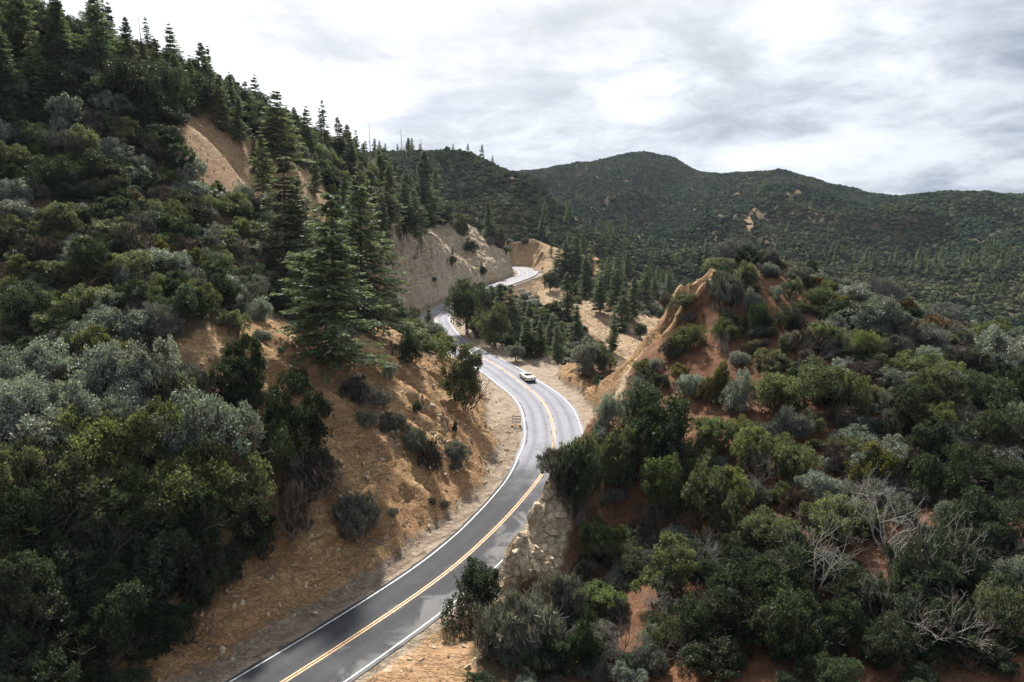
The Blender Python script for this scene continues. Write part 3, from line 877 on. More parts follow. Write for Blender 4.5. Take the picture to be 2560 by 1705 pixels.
# -- shrubs of the right slope, read off the photograph (offset and scale of the enlarged crop, then foot, width, height)
def crop_list(x0, y0, k, rows):
    for kind, cx_, cy_, w_, h_ in rows:
        add_px(kind, x0 + k * cx_, y0 + k * cy_, w_ * k, h_ * k, grow=(.95 if cx_ < 1100 and cy_ < 1000 else 1.2) if x0 == 1500 else {0: 1.62, 400: 1.2, 1000: 1.3, 1700: 1.35}[x0])
crop_list(1500, 550, .45, [
    ('sage', 735, 240, 190, 125), ('sage', 700, 545, 260, 270), ('olive', 820, 420, 170, 190), ('grey', 845, 530, 130, 150), ('sage', 930, 262, 170, 95), ('sage', 1090, 350, 150, 95),
    ('olive', 1065, 450, 150, 110), ('grey', 980, 450, 110, 80), ('russet', 1200, 385, 90, 55), ('olive', 1220, 500, 160, 110), ('yellow', 1330, 560, 140, 100), ('grey', 1400, 490, 200, 120),
    ('sage', 1550, 480, 200, 115), ('russet', 1700, 540, 110, 90), ('grey', 1500, 650, 280, 170), ('sage', 1880, 570, 230, 105), ('russet', 1850, 640, 170, 85), ('dark', 1020, 640, 210, 165),
    ('olive', 700, 690, 200, 150), ('dark', 880, 660, 160, 170), ('olive', 470, 560, 170, 75), ('olive', 490, 740, 230, 185), ('sage', 380, 560, 110, 85), ('dry', 390, 790, 170, 115),
    ('grey', 310, 860, 100, 80), ('olive', 850, 750, 100, 80), ('grey', 770, 820, 115, 85), ('olive', 1250, 740, 190, 125), ('olive', 1030, 770, 110, 95), ('dry', 1160, 780, 160, 110),
    ('olive', 1480, 800, 140, 150), ('sage', 1650, 790, 170, 120), ('grey', 1830, 720, 170, 110), ('dark', 210, 960, 170, 110), ('dark', 330, 950, 150, 90), ('grey', 240, 1110, 240, 170),
    ('yellow', 430, 900, 130, 95), ('grey', 500, 1000, 160, 115), ('yellow', 610, 1040, 120, 180), ('grey', 760, 1100, 150, 230), ('olive', 930, 900, 270, 140), ('olive', 1000, 1100, 290, 220),
    ('olive', 1250, 1100, 300, 250), ('olive', 1400, 1150, 260, 200), ('grey', 1640, 1000, 230, 130), ('olive', 1750, 960, 250, 150), ('yellow', 1880, 900, 90, 80), ('dark', 280, 1430, 370, 330),
    ('olive', 630, 1330, 250, 190), ('olive', 790, 1250, 170, 115), ('grey', 50, 1180, 140, 180), ('grey', 500, 1440, 240, 125), ('olive', 820, 1420, 230, 200), ('olive', 1020, 1480, 280, 220),
    ('grey', 1070, 1250, 240, 150), ('grey', 1400, 1330, 170, 110), ('dark', 1660, 1280, 230, 220), ('olive', 1850, 1150, 300, 200), ('dark', 2100, 1150, 300, 220), ('grey', 2200, 900, 260, 200),
    ('olive', 2150, 720, 250, 120), ('sage', 2300, 760, 160, 130), ('dark', 2050, 880, 190, 110), ('dark', 1840, 1400, 290, 210), ('yellow', 1550, 1500, 260, 230), ('dry', 1320, 1420, 170, 120),
    ('dark', 2200, 1350, 310, 220), ('dark', 2320, 1100, 220, 220), ('olive', 100, 1480, 230, 260), ('olive', 520, 1540, 240, 110), ('olive', 730, 1545, 230, 100),
    ('sage', 1150, 900, 150, 80), ('dry', 1500, 900, 160, 80), ('sage', 2000, 1000, 200, 110), ('dry', 1980, 870, 170, 110), ('grey', 1300, 640, 130, 90), ('grey', 1950, 1280, 200, 130)])
crop_list(1000, 1100, .4246, [
    ('sage', 930, 300, 220, 190), ('olive', 1070, 340, 220, 290), ('dark', 1010, 520, 260, 280), ('olive', 1270, 330, 230, 230), ('dark', 1480, 250, 300, 240), ('olive', 1700, 270, 250, 150),
    ('olive', 1560, 560, 290, 260), ('olive', 1800, 590, 320, 300), ('olive', 1960, 520, 260, 220), ('olive', 1200, 740, 270, 190), ('olive', 1320, 800, 230, 160), ('olive', 1560, 960, 340, 250),
    ('olive', 1200, 1060, 250, 170), ('sage', 720, 1330, 380, 420), ('sage', 960, 1100, 340, 300), ('dark', 440, 1060, 330, 210), ('dark', 1730, 1300, 340, 270), ('dark', 2050, 1150, 390, 260),
    ('dark', 2230, 1350, 400, 300), ('sage', 1440, 1410, 210, 150), ('dark', 1090, 1380, 270, 250), ('dry', 1450, 640, 180, 120), ('sage', 900, 980, 160, 110), ('sage', 1260, 420, 130, 90), ('dark', 880, 1400, 250, 220)])
crop_list(1700, 1100, .3858, [
    ('yellow', 1250, 350, 280, 230), ('grey', 900, 420, 250, 160), ('olive', 1050, 720, 360, 260), ('dark', 1700, 500, 390, 260), ('dark', 2050, 450, 360, 200), ('dark', 1950, 720, 310, 250),
    ('olive', 2080, 1350, 340, 330), ('dark', 330, 1350, 400, 280), ('dark', 620, 1180, 400, 300), ('dark', 720, 1450, 320, 200), ('dark', 1000, 1450, 320, 220), ('dark', 1320, 1500, 320, 250),
    ('dark', 1680, 1400, 340, 250), ('grey', 2150, 1050, 260, 200), ('dark', 250, 1600, 400, 200), ('dark', 1900, 1560, 320, 200), ('dark', 850, 1000, 300, 220), ('dark', 1500, 1150, 340, 260), ('olive', 520, 760, 330, 220),
    ('dark', 1780, 950, 330, 260), ('dark', 2250, 800, 260, 240), ('dark', 1150, 1150, 330, 230)])
# -- shrubs of the left cut and its foot
crop_list(400, 750, .4254, [
    ('dark', 470, 720, 270, 250), ('dark', 830, 615, 120, 120), ('dark', 1450, 385, 180, 150), ('dark', 1510, 695, 65, 70), ('grey', 1220, 765, 120, 105), ('sage', 1370, 805, 140, 120),
    ('sage', 1490, 905, 150, 120), ('dry', 1590, 1035, 120, 160), ('sage', 1740, 955, 150, 130), ('sage', 1740, 1022, 75, 45), ('dry', 1160, 635, 210, 130), ('olive', 690, 1060, 270, 330),
    ('dry', 880, 1255, 260, 260), ('sage', 1170, 1460, 260, 260), ('olive', 440, 265, 140, 140), ('grey', 600, 245, 95, 65), ('grey', 710, 325, 40, 40), ('sage', 1370, 1315, 55, 50),
    ('sage', 1600, 1210, 40, 35), ('dark', 660, 600, 90, 60), ('sage', 620, 690, 100, 60), ('grey', 1350, 490, 90, 90), ('sage', 1300, 640, 110, 90), ('sage', 1680, 1240, 50, 40), ('dark', 1730, 800, 40, 60), ('olive', 1780, 660, 330, 290)])
for u, v, w_, kd in [(1132, 668, 16, 'sage'), (1180, 640, 34, 'dark'), (1207, 695, 18, 'dark'), (1060, 580, 46, 'dark'), (1150, 590, 50, 'olive'), (1020, 585, 44, 'dark'), (1085, 715, 14, 'sage'), (1225, 615, 26, 'sage'), (1310, 618, 18, 'sage'), (1105, 575, 40, 'dark')]:
    add_px(kd, u, v, w_, w_ * .8)
# -- the big grey-leaved scrub oaks of the lower left
crop_list(0, 850, .3652, [
    ('grey', 120, 520, 300, 300), ('grey', 400, 480, 330, 290), ('grey', 700, 560, 330, 290), ('grey', 1030, 600, 380, 300), ('grey', 150, 820, 370, 320), ('grey', 500, 800, 370, 280), ('grey', 880, 800, 330, 280),
    ('grey', 1420, 980, 440, 360), ('olive', 1080, 1080, 400, 300), ('grey', 300, 1130, 430, 300), ('olive', 720, 1200, 430, 340), ('olive', 1280, 1330, 400, 340), ('olive', 1620, 1330, 330, 300),
    ('olive', 60, 1350, 350, 320), ('olive', 480, 1500, 450, 330), ('olive', 930, 1560, 430, 330), ('dark', 1320, 1620, 400, 300), ('dark', 150, 1750, 430, 330), ('dark', 620, 1850, 430, 330), ('dark', 1050, 1900, 420, 330),
    ('dark', 350, 2150, 450, 350), ('dark', 820, 2200, 400, 300), ('dark', 1450, 1850, 330, 240), ('dark', 60, 2300, 420, 340), ('dark', 1750, 1560, 260, 220), ('dark', 1250, 2150, 280, 220), ('dark', 600, 2500, 420, 300), ('dark', 200, 2620, 420, 300),
    ('dark', 1950, 950, 330, 300), ('dark', 2150, 1150, 260, 260), ('dry', 2020, 1500, 230, 240), ('sage', 1300, 480, 210, 190), ('dark', 1650, 480, 250, 240)])
# -- trees read off the photograph: foot and tip
for a_ in [('fir', 836, 470, 912, 2, 1.12), ('fir', 722, 383, 690, 2, 1.15), ('fir', 906, 452, 820, 2, 1.05), ('fir', 694, 222, 400, 2, 1.25), ('fir', 680, 362, 475, 3, .8), ('fir', 788, 380, 492, 0, 1), ('fir', 860, 432, 545, 0, 1),
           ('fir', 770, 262, 400, 1, 1), ('fir', 815, 245, 390, 3, 1), ('fir', 905, 400, 560, 2, 1), ('fir', 975, 410, 580, 0, 1.1), ('fir', 1010, 420, 590, 1, 1), ('fir', 1058, 372, 560, 0, 1), ('fir', 1085, 400, 560, 3, 1),
           ('fir', 950, 450, 600, 3, 1), ('fir', 1040, 470, 590, 2, 1), ('fir', 1223, 503, 598, 0, 1), ('fir', 740, 545, 700, 1, 1), ('fir', 1000, 530, 610, 3, 1), ('fir', 880, 330, 450, 1, 1), ('fir', 640, 330, 440, 1, 1),
           ('fir', 600, 240, 360, 0, 1), ('fir', 560, 190, 330, 2, 1), ('fir', 480, 150, 290, 2, .9), ('fir', 400, 90, 260, 2, 1.0), ('fir', 330, 40, 200, 0, .95), ('fir', 250, -30, 190, 2, .95), ('fir', 160, -20, 210, 0, 1),
           ('fir', 60, -60, 190, 2, 1), ('fir', 110, 60, 260, 1, 1), ('fir', 20, 40, 280, 0, 1), ('fir', 696, 128, 258, 3, .55), ('fir', 620, 140, 250, 0, 1), ('fir', 525, 110, 230, 1, 1), ('fir', 855, 290, 400, 0, 1),
           ('fir', 1252, 706, 835, 0, 1.15), ('fir', 1270, 715, 840, 2, 1.05), ('fir', 1318, 790, 895, 1, 1.2), ('fir', 1350, 800, 890, 0, 1.2), ('fir', 1395, 812, 905, 0, 1.2), ('fir', 1450, 786, 915, 2, 1.1), ('fir', 1475, 782, 915, 0, 1.1),
           ('fir', 1506, 760, 915, 1, 1.15), ('fir', 1425, 840, 915, 2, 1.2), ('fir', 1495, 830, 920, 0, 1.2), ('fir', 1305, 820, 890, 3, 1.2), ('fir', 1560, 836, 935, 3, .8), ('fir', 1324, 752, 790, 0, 1.3),
           ('fir', 1413, 598, 715, 0, 1.2), ('fir', 1440, 588, 715, 2, 1.1), ('fir', 1398, 612, 705, 1, 1.2), ('fir', 1418, 676, 800, 0, 1.1), ('fir', 1465, 640, 740, 0, 1.2), ('fir', 1500, 680, 780, 1, 1.2), ('fir', 1535, 670, 790, 0, 1.2),
           ('fir', 1608, 662, 770, 2, 1.1), ('fir', 1580, 690, 800, 0, 1.2), ('fir', 1545, 620, 720, 1, 1.2), ('fir', 1630, 740, 830, 1, 1.2), ('fir', 1355, 536, 592, 0, 1.3),
           ('fir', 1378, 600, 640, 3, 1.4), ('fir', 1480, 600, 690, 3, 1.2), ('fir', 1520, 640, 740, 2, 1.1), ('fir', 1555, 720, 830, 2, 1.1), ('fir', 1610, 800, 880, 0, 1.1),
           ('fir', 1075, 755, 830, 1, 1.0), ('fir', 1130, 610, 668, 3, 1.2), ('fir', 1205, 655, 690, 0, 1.4)]:
    add_tree_px(a_[0], a_[1], a_[2], a_[3], a_[4], a_[5])
for a_ in [('fir', 1290, 770, 850, 0, 1.1), ('fir', 1340, 770, 850, 1, 1.1), ('fir', 1375, 790, 870, 0, 1.2), ('fir', 1405, 800, 880, 2, 1.0), ('fir', 1300, 740, 800, 3, 1.2), ('fir', 1440, 760, 850, 0, 1.2), ('fir', 1230, 730, 800, 1, 1.1), ('fir', 1200, 760, 830, 0, 1.0), ('fir', 1530, 790, 880, 1, 1.1),
           ('fir', 760, 430, 690, 2, .8), ('fir', 660, 330, 520, 2, .8), ('fir', 960, 480, 640, 2, .8), ('fir', 870, 500, 720, 0, 1.0)]:
    add_tree_px(*a_)
for a_ in [('snag', 928, 308, 440, 0), ('snag', 1015, 322, 520, 1), ('snag', 1068, 345, 545, 0), ('snag', 818, 215, 360, 1), ('snag', 2140, 640, 740, 0), ('snag', 1990, 640, 700, 1), ('snag', 705, 170, 250, 0), ('snag', 360, 30, 170, 1)]:
    add_tree_px(a_[0], a_[1], a_[2], a_[3], a_[4], 1.0)
def oak_px(u, v, w_, h_, var):
    add_px('oak', u, v, w_, h_, var, .3, 1.6, 1.0)
for a_ in [(1168, 838, 120, 150, 0), (1238, 870, 100, 120, 1), (1205, 800, 90, 100, 0), (1375, 728, 45, 55, 0), (1386, 795, 38, 48, 0), (1088, 872, 75, 70, 2), (1462, 935, 90, 90, 2), (1330, 890, 70, 60, 0),
           (1600, 850, 40, 45, 0), (1300, 880, 60, 60, 0), (1510, 930, 60, 55, 1), (1290, 905, 55, 50, 2), (420, 285, 130, 130, 0), (330, 300, 150, 140, 0), (500, 290, 110, 100, 0)]:
    oak_px(*a_)
# -- leafless shrubs and bleached branches
def dead_list(x0, y0, k, rows):
    for kind, cx_, cy_, w_, h_ in rows:
        add_px(kind, x0 + k * cx_, y0 + k * cy_, w_ * k, h_ * k, None, .25, 1.1)
dead_list(1700, 1100, .3858, [('white_dead', 880, 1060, 600, 400), ('white_dead', 1350, 820, 640, 380), ('white_dead', 1480, 1060, 560, 360), ('white_dead', 1560, 1340, 600, 360), ('white_dead', 1300, 1250, 330, 300),
                              ('white_dead', 470, 360, 260, 190), ('white_dead', 170, 870, 220, 200), ('white_dead', 60, 830, 160, 140), ('white_dead', 850, 560, 300, 140), ('white_dead', 2180, 800, 160, 200)])
dead_list(1000, 1100, .4246, [('white_dead', 1560, 1080, 260, 180), ('grey_dead', 1260, 1320, 260, 220), ('white_dead', 1460, 1380, 200, 180), ('grey_dead', 1030, 520, 170, 140), ('grey_dead', 1490, 560, 150, 140), ('white_dead', 1780, 770, 200, 190)])
dead_list(1500, 550, .45, [('white_dead', 1960, 790, 230, 120), ('white_dead', 1500, 870, 190, 70), ('white_dead', 690, 740, 70, 90), ('white_dead', 680, 860, 100, 60), ('white_dead', 1380, 750, 90, 100), ('white_dead', 890, 1260, 110, 90),
                           ('grey_dead', 1190, 780, 170, 90), ('white_dead', 1120, 600, 80, 60), ('white_dead', 470, 1010, 70, 50), ('white_dead', 1250, 620, 90, 60), ('white_dead', 1070, 480, 40, 40), ('white_dead', 2290, 770, 120, 90)])
dead_list(400, 750, .4254, [('grey_dead', 150, 440, 110, 110), ('grey_dead', 400, 440, 110, 60), ('grey_dead', 1160, 640, 230, 130), ('grey_dead', 140, 510, 130, 60), ('grey_dead', 1350, 880, 80, 60), ('grey_dead', 420, 330, 70, 90)])
dead_list(0, 500, .3143, [('grey_dead', 1480, 720, 260, 180), ('grey_dead', 2050, 760, 230, 200), ('grey_dead', 2030, 980, 120, 160)])

# -- brush that closes the slopes between them
def free(x, y, z, gap):
    return True
def scatter(x0, x1, y0, y1, cell, seed):
    rng = np.random.default_rng(seed)
    a, b = np.meshgrid(np.arange(x0, x1, cell), np.arange(y0, y1, cell))
    a = (a + rng.uniform(0, cell, a.shape)).ravel()
    b = (b + rng.uniform(0, cell, b.shape)).ravel()
    return a, b, rng
def barely(x, y):                                          # bare rock or road?
    return np.maximum(np.maximum(mask_at(x, y, 0), mask_at(x, y, 2)), 0)
x, y, rng = scatter(-125, -2, 30, 360, 2.5, 61)
z = height(x, y)
u_, v_ = pix((x, y, z))
keep = framed(u_, v_) & (barely(x, y) < .12) & visible(x, y, z, 2.5) & ~in_poly(u_, v_, BARE[1][0])
keep &= ~((v_ > 1480) & (u_ > 700))
keep &= (rng.uniform(0, 1, x.size) < np.where((v_ > 760) & (u_ > 650), .5, .95))
for i in np.where(keep)[0]:
    rr_ = rng.uniform(1.3, 3.1) * (1.1 if v_[i] < 450 else 1.0)
    kd = rng.choice(['olive', 'dark', 'grey', 'yellow', 'sage', 'dry'], p=[.26, .32, .22, .05, .08, .07])
    if v_[i] < 330:
        kd = rng.choice(['dark', 'olive', 'grey'], p=[.7, .2, .1])
    plants.append(dict(kind=kd, p=(x[i], y[i], z[i]), r=rr_, h=rr_ * rng.uniform(.75, 1.25), var=None, must=False))
x, y, rng = scatter(-60, -14, 28, 62, 1.7, 66)
z = height(x, y)
u_, v_ = pix((x, y, z))
keep = in_poly(u_, v_, [(-60, 1300), (640, 1330), (600, 1480), (480, 1600), (330, 1705), (330, 1900), (-60, 1900)]) & (mask_at(x, y, 2) < .1)
for i in np.where(keep)[0]:
    rr_ = rng.uniform(.9, 2.0)
    plants.append(dict(kind='dark', p=(x[i], y[i], z[i]), r=rr_, h=rr_ * rng.uniform(.8, 1.2), var=None, must=False))
# firs up the left mountainside and in the valley
x, y, rng = scatter(-125, 100, 95, 365, 6.5, 62)
z = height(x, y)
u_, v_ = pix((x, y, z))
left_hill = in_poly(u_, v_, [(-60, -60), (-60, 330), (400, 300), (620, 330), (700, 420), (860, 520), (960, 600), (1130, 560), (1110, 450), (700, 150), (300, -60)])
valley = in_poly(u_, v_, [(1390, 640), (1500, 600), (1640, 660), (1760, 700), (1760, 800), (1640, 800), (1560, 760), (1480, 760), (1440, 700)])
keep = framed(u_, v_) & (barely(x, y) < .15) & visible(x, y, z, 8) & ((left_hill & (rng.uniform(0, 1, x.size) < .42)) | (valley & (y > 215) & (rng.uniform(0, 1, x.size) < .30)))
for i in np.where(keep)[0]:
    hh = rng.uniform(5, 13)
    plants.append(dict(kind='fir', p=(x[i], y[i], z[i]), r=hh * rng.uniform(.95, 1.25), h=hh, var=None, must=False))
# brush in the valley, on the spur and the lower fill slopes, and between the shrubs of the right slope
x, y, rng = scatter(-30, 102, 95, 365, 3.2, 63)
z = height(x, y)
u_, v_ = pix((x, y, z))
keep = framed(u_, v_) & (mask_at(x, y, 0) < .8) & (mask_at(x, y, 2) < .2) & ~(in_poly(u_, v_, BARE[2][0]) & (rng.uniform(0, 1, x.size) < .8)) & visible(x, y, z, 40) & (u_ > 1040) & ((y > 140) | (v_ < 700)) & ~in_poly(u_, v_, [(1180, 705), (1290, 640), (1390, 655), (1390, 735), (1290, 745), (1180, 770)])
keep &= rng.uniform(0, 1, x.size) < .8
for i in np.where(keep)[0]:
    rr_ = rng.uniform(1.0, 2.2)
    plants.append(dict(kind=rng.choice(['dark', 'olive', 'grey', 'sage'], p=[.45, .25, .15, .15]), p=(x[i], y[i], z[i]), r=rr_, h=rr_ * rng.uniform(.7, 1.0), var=None, must=False))
x, y, rng = scatter(-6, 75, 30, 118, 1.9, 64)
z = height(x, y)
u_, v_ = pix((x, y, z))
red_open = [  # bare red earth between the shrubs
    [(1740, 660), (1860, 660), (1990, 720), (1940, 720), (1800, 690), (1720, 760), (1700, 820), (1640, 880), (1560, 950), (1500, 950)],
    [(1760, 820), (1830, 850), (1900, 880), (1850, 960), (1740, 960), (1700, 900)], [(1620, 960), (1720, 1000), (1860, 1060), (1840, 1120), (1700, 1090), (1640, 1040)],
    [(1430, 1270), (1600, 1240), (1620, 1330), (1560, 1380), (1440, 1330)], [(1590, 1380), (1700, 1420), (1790, 1500), (1900, 1700), (1830, 1700), (1740, 1560), (1640, 1440)],
    [(2050, 880), (2200, 930), (2150, 960), (2030, 930)], [(1900, 780), (1990, 830), (1960, 860), (1880, 820)], [(1840, 1130), (1900, 1180), (1860, 1260), (1800, 1220)],
    [(1230, 1230), (1430, 1230), (1420, 1480), (1230, 1480)], [(860, 1560), (1140, 1540), (1180, 1705), (860, 1705)]]
bare_r = np.zeros(x.size, bool)
for q in red_open:
    bare_r |= in_poly(u_, v_, q)
keep = framed(u_, v_) & (barely(x, y) < .12) & visible(x, y, z, 1.0) & ~bare_r & (u_ > 1180) & (rng.uniform(0, 1, x.size) < np.where((u_ > 2050) | (v_ > 1350), .75, .36))
for i in np.where(keep)[0]:
    rr_ = rng.uniform(.6, 1.6) * (1.3 if u_[i] > 2050 else 1)
    kd = rng.choice(['olive', 'grey', 'sage', 'dry', 'dark'], p=[.25, .25, .22, .13, .15])
    if v_[i] > 1350 and u_[i] > 1700:
        kd = 'dark'
    plants.append(dict(kind=kd, p=(x[i], y[i], z[i]), r=rr_, h=rr_ * rng.uniform(.7, 1.1), var=None, must=False))

# ------------------------------------------------------------------ sort plants into individuals and massed brush
for d in plants:
    u0, v0 = pix((d['p'][0], d['p'][1], d['p'][2] + d['h'] * .5))
    d['u'], d['v'] = float(u0), float(v0)
    d['size'] = (1000 if d['must'] else 0) + d['r'] * (1 if d['kind'] not in ('fir', 'snag') else .5) * F_PX / d['p'][1]
SHRUBS = ('olive', 'dark', 'grey', 'yellow', 'sage', 'dry', 'russet')
shr = sorted([d for d in plants if d['kind'] in SHRUBS and framed(d['u'], d['v'], 20)], key=lambda d: -d['size'])
ones_ = shr[:296] + [d for d in plants if d['kind'] not in SHRUBS]
massed = shr[296:]
def region(u, v, y):
    if u > 1180 and y < 128:
        if v < 760: return 'around the knoll top'
        if u < 1490 and v > 930: return 'on the near bend bank'
        if u < 1640 and v < 960: return 'along the knoll cliff edge'
        if v < 950: return 'below the red knoll'
        if v < 1180: return 'halfway down the right slope'
        if u < 1750: return 'beside the nearest road'
        if v < 1420: return 'in the dim right foreground'
        return 'in the lower right corner'
    if u > 1020 and y < 240 and v > 690: return 'in the roadside hollow'
    if u > 1020 and y < 380: return 'around the far road bend'
    if y >= 380: return 'on the far mountains'
    if v > 1180 and u < 720: return 'in the lower left corner'
    if v > 880 and u < 720: return 'in the left foreground thicket'
    if v > 800: return 'on the tan road cut'
    if v > 620: return 'above the tan road cut'
    if v > 430: return 'below the bare slide'
    if u < 520: return 'high on the left mountainside'
    return 'along the left skyline'
LOOK = {'olive': ('olive leafy', 'shrub'), 'dark': ('dark leafy', 'shrub'), 'grey': ('grey green', 'shrub'), 'yellow': ('yellow green', 'shrub'), 'sage': ('grey sage', 'shrub'),
        'dry': ('brown twiggy', 'shrub'), 'russet': ('russet leafy', 'shrub'), 'fir': ('dark conifer', 'tree'), 'oak': ('round oak', 'tree'), 'white_dead': ('bleached dead', 'shrub'),
        'grey_dead': ('grey dead', 'shrub'), 'snag': ('dead conifer', 'trunk')}
NAME = {'fir': 'conifer_tree', 'oak': 'oak_tree', 'white_dead': 'dead_shrub', 'grey_dead': 'dead_shrub', 'snag': 'dead_tree'}
CAT = {'fir': 'tree', 'oak': 'tree', 'white_dead': 'dead shrub', 'grey_dead': 'dead shrub', 'snag': 'dead tree'}
GROUP = {'fir': 'conifers on the slopes', 'oak': 'oaks along the road', 'white_dead': 'dead shrubs', 'grey_dead': 'dead shrubs', 'snag': 'dead trees on the ridge'}
ORD = ['leftmost', 'second from left', 'third from left', 'fourth from left', 'fifth from left', 'sixth from left', 'seventh from left', 'eighth from left', 'ninth from left', 'tenth from left', 'eleventh from left', 'twelfth from left']
bins = {}
for d in ones_:
    bins.setdefault((region(d['u'], d['v'], d['p'][1]), d['kind']), []).append(d)
def name_row(row, adj, reg, kind):
    look, noun = LOOK[kind]
    row.sort(key=lambda d: d['u'])
    for i, d in enumerate(row):
        if len(row) == 1:
            d['label'] = f'{adj}{look} {noun} {reg}'
        else:
            o_ = ORD[i] if i < 12 else ('rightmost' if i == len(row) - 1 else None)
            d['label'] = f'{o_} of the {adj}{look} {noun}s {reg}'
for (reg, kind), row in bins.items():
    if len(row) <= 12:
        name_row(row, '', reg, kind)
    else:
        row.sort(key=lambda d: d['v'])
        k_ = -(-len(row) // 12)
        names_ = {2: ['upper ', 'lower '], 3: ['upper ', 'middle ', 'lower '], 4: ['topmost ', 'upper ', 'lower ', 'lowest ']}.get(k_, ['topmost ', 'upper ', 'middle ', 'lower ', 'lowest '] + [f'row {q} ' for q in range(6, 40)])
        m_ = -(-len(row) // k_)
        for q in range(k_):
            name_row(row[q * m_:(q + 1) * m_], names_[q], reg, kind)
SRC = {}
def plant(d):
    k = d['kind']
    rng = np.random.default_rng(int(abs(d['u'] * 7 + d['v'] * 13)) + 5)
    vi = d['var'] if d['var'] is not None else int(rng.integers(len(PROTO[k])))
    e = bpy.data.objects.new(NAME.get(k, 'shrub'), None)
    e.empty_display_size = 0.3
    link(e)
    e.location = d['p']
    e.rotation_euler = (rng.normal(0, .03), rng.normal(0, .03), rng.uniform(0, 6.28))
    if k in ('fir', 'snag'):
        e.scale = (d['r'], d['r'], d['h'])
    else:
        e.scale = (d['r'], d['r'], d['h'])
    if k not in ('fir', 'snag', 'oak'):
        e.scale = (d['r'] * rng.uniform(.8, 1.3), d['r'] * rng.uniform(.8, 1.2), d['h'] * rng.uniform(.9, 1.15))
        e.rotation_euler = (rng.normal(0, .12), rng.normal(0, .12), rng.uniform(0, 6.28))
    e['label'] = d['label']
    e['category'] = CAT.get(k, 'shrub')
    e['group'] = GROUP.get(k, 'shrubs on the slopes')
    pn = PARTS.get(k, ('foliage', 'stems'))
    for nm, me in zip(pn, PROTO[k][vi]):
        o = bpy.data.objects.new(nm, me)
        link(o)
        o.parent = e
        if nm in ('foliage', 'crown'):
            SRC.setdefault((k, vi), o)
for d in ones_:
    plant(d)

# ------------------------------------------------------------------ brush nobody could count: one object of instanced points
def massed_object(name, pts, scl, rot, idx, sources, **props):
    me = bpy.data.meshes.new(name)
    me.vertices.add(len(pts))
    me.vertices.foreach_set('co', np.asarray(pts, np.float32).ravel())
    for nm, tp, data, key in (('scl', 'FLOAT_VECTOR', scl, 'vector'), ('rot', 'FLOAT_VECTOR', rot, 'vector'), ('idx', 'INT', idx, 'value')):
        a = me.attributes.new(nm, tp, 'POINT')
        a.data.foreach_set(key, np.asarray(data, np.int32 if tp == 'INT' else np.float32).ravel())
    o = obj(name, me, kind='stuff', **props)
    ng = bpy.data.node_groups.new(name, 'GeometryNodeTree')
    ng.interface.new_socket('Geometry', in_out='INPUT', socket_type='NodeSocketGeometry')
    ng.interface.new_socket('Geometry', in_out='OUTPUT', socket_type='NodeSocketGeometry')
    gi, go = ng.nodes.new('NodeGroupInput'), ng.nodes.new('NodeGroupOutput')
    jn = ng.nodes.new('GeometryNodeJoinGeometry')
    def attr(nm, tp):
        a = ng.nodes.new('GeometryNodeInputNamedAttribute')
        a.data_type = tp
        a.inputs[0].default_value = nm
        return a.outputs[0]
    s_, r_, i_ = attr('scl', 'FLOAT_VECTOR'), attr('rot', 'FLOAT_VECTOR'), attr('idx', 'INT')
    for k, src in enumerate(sources):
        oi = ng.nodes.new('GeometryNodeObjectInfo')
        oi.inputs['Object'].default_value = src
        cp = ng.nodes.new('FunctionNodeCompare')
        cp.data_type, cp.operation = 'INT', 'EQUAL'
        ng.links.new(i_, cp.inputs[2])
        cp.inputs[3].default_value = k
        ip = ng.nodes.new('GeometryNodeInstanceOnPoints')
        ng.links.new(gi.outputs[0], ip.inputs['Points'])
        ng.links.new(cp.outputs[0], ip.inputs['Selection'])
        ng.links.new(oi.outputs['Geometry'], ip.inputs['Instance'])
        ng.links.new(r_, ip.inputs['Rotation'])
        ng.links.new(s_, ip.inputs['Scale'])
        ng.links.new(ip.outputs[0], jn.inputs[0])
    ng.links.new(jn.outputs[0], go.inputs[0])
    md = o.modifiers.new('scatter', 'NODES')
    md.node_group = ng
    return o
keys = list(SRC)
bykind = {}
for i, (k, vi) in enumerate(keys):
    bykind.setdefault(k, []).append(i)
mp_, ms_, mr_, mi_ = [], [], [], []
for d in massed:
    mp_.append(d['p'])
    ms_.append((d['r'] * RNG.uniform(.8, 1.35), d['r'] * RNG.uniform(.8, 1.2), d['h'] * RNG.uniform(.8, 1.25)))
    mr_.append((RNG.normal(0, .14), RNG.normal(0, .14), RNG.uniform(0, 6.28)))
    mi_.append(RNG.choice(bykind.get(d['kind'], bykind['olive'])))
massed_object('chaparral_brush', mp_, ms_, mr_, mi_, [SRC[k] for k in keys], label='dense olive and dark chaparral brush covering the left mountainside and valley', category='brush')

# far mountains: brush and small conifers
def far_shrub(seed):
    rng = np.random.default_rng(seed)
    bm = bmesh.new()
    for q in range(rng.integers(3, 6)):
        a = rng.uniform(0, 6.28)
        r0 = rng.uniform(0, .55)
        k = rng.uniform(.38, .62)
        bmesh.ops.create_icosphere(bm, subdivisions=2, radius=k, matrix=Matrix.Translation((math.cos(a) * r0, math.sin(a) * r0, rng.uniform(.15, .5))))
    for v_ in bm.verts:
        v_.co *= 1 + rng.uniform(-.16, .16)
    me = bpy.data.meshes.new('foliage')
    bm.to_mesh(me)
    nv = len(bm.verts)
    bm.free()
    me.materials.append(LEAF['far'])
    at = me.attributes.new('tint', 'FLOAT', 'POINT')
    at.data.foreach_set('value', rng.uniform(.1, .9, nv).astype(np.float32))
    return me
far_sh = [far_shrub(90 + q) for q in range(4)]
far_fir = [fir_proto(95 + q, 16, 8, .21, 16, .25, .03, spray=.11)[0] for q in range(2)]
far_src = []
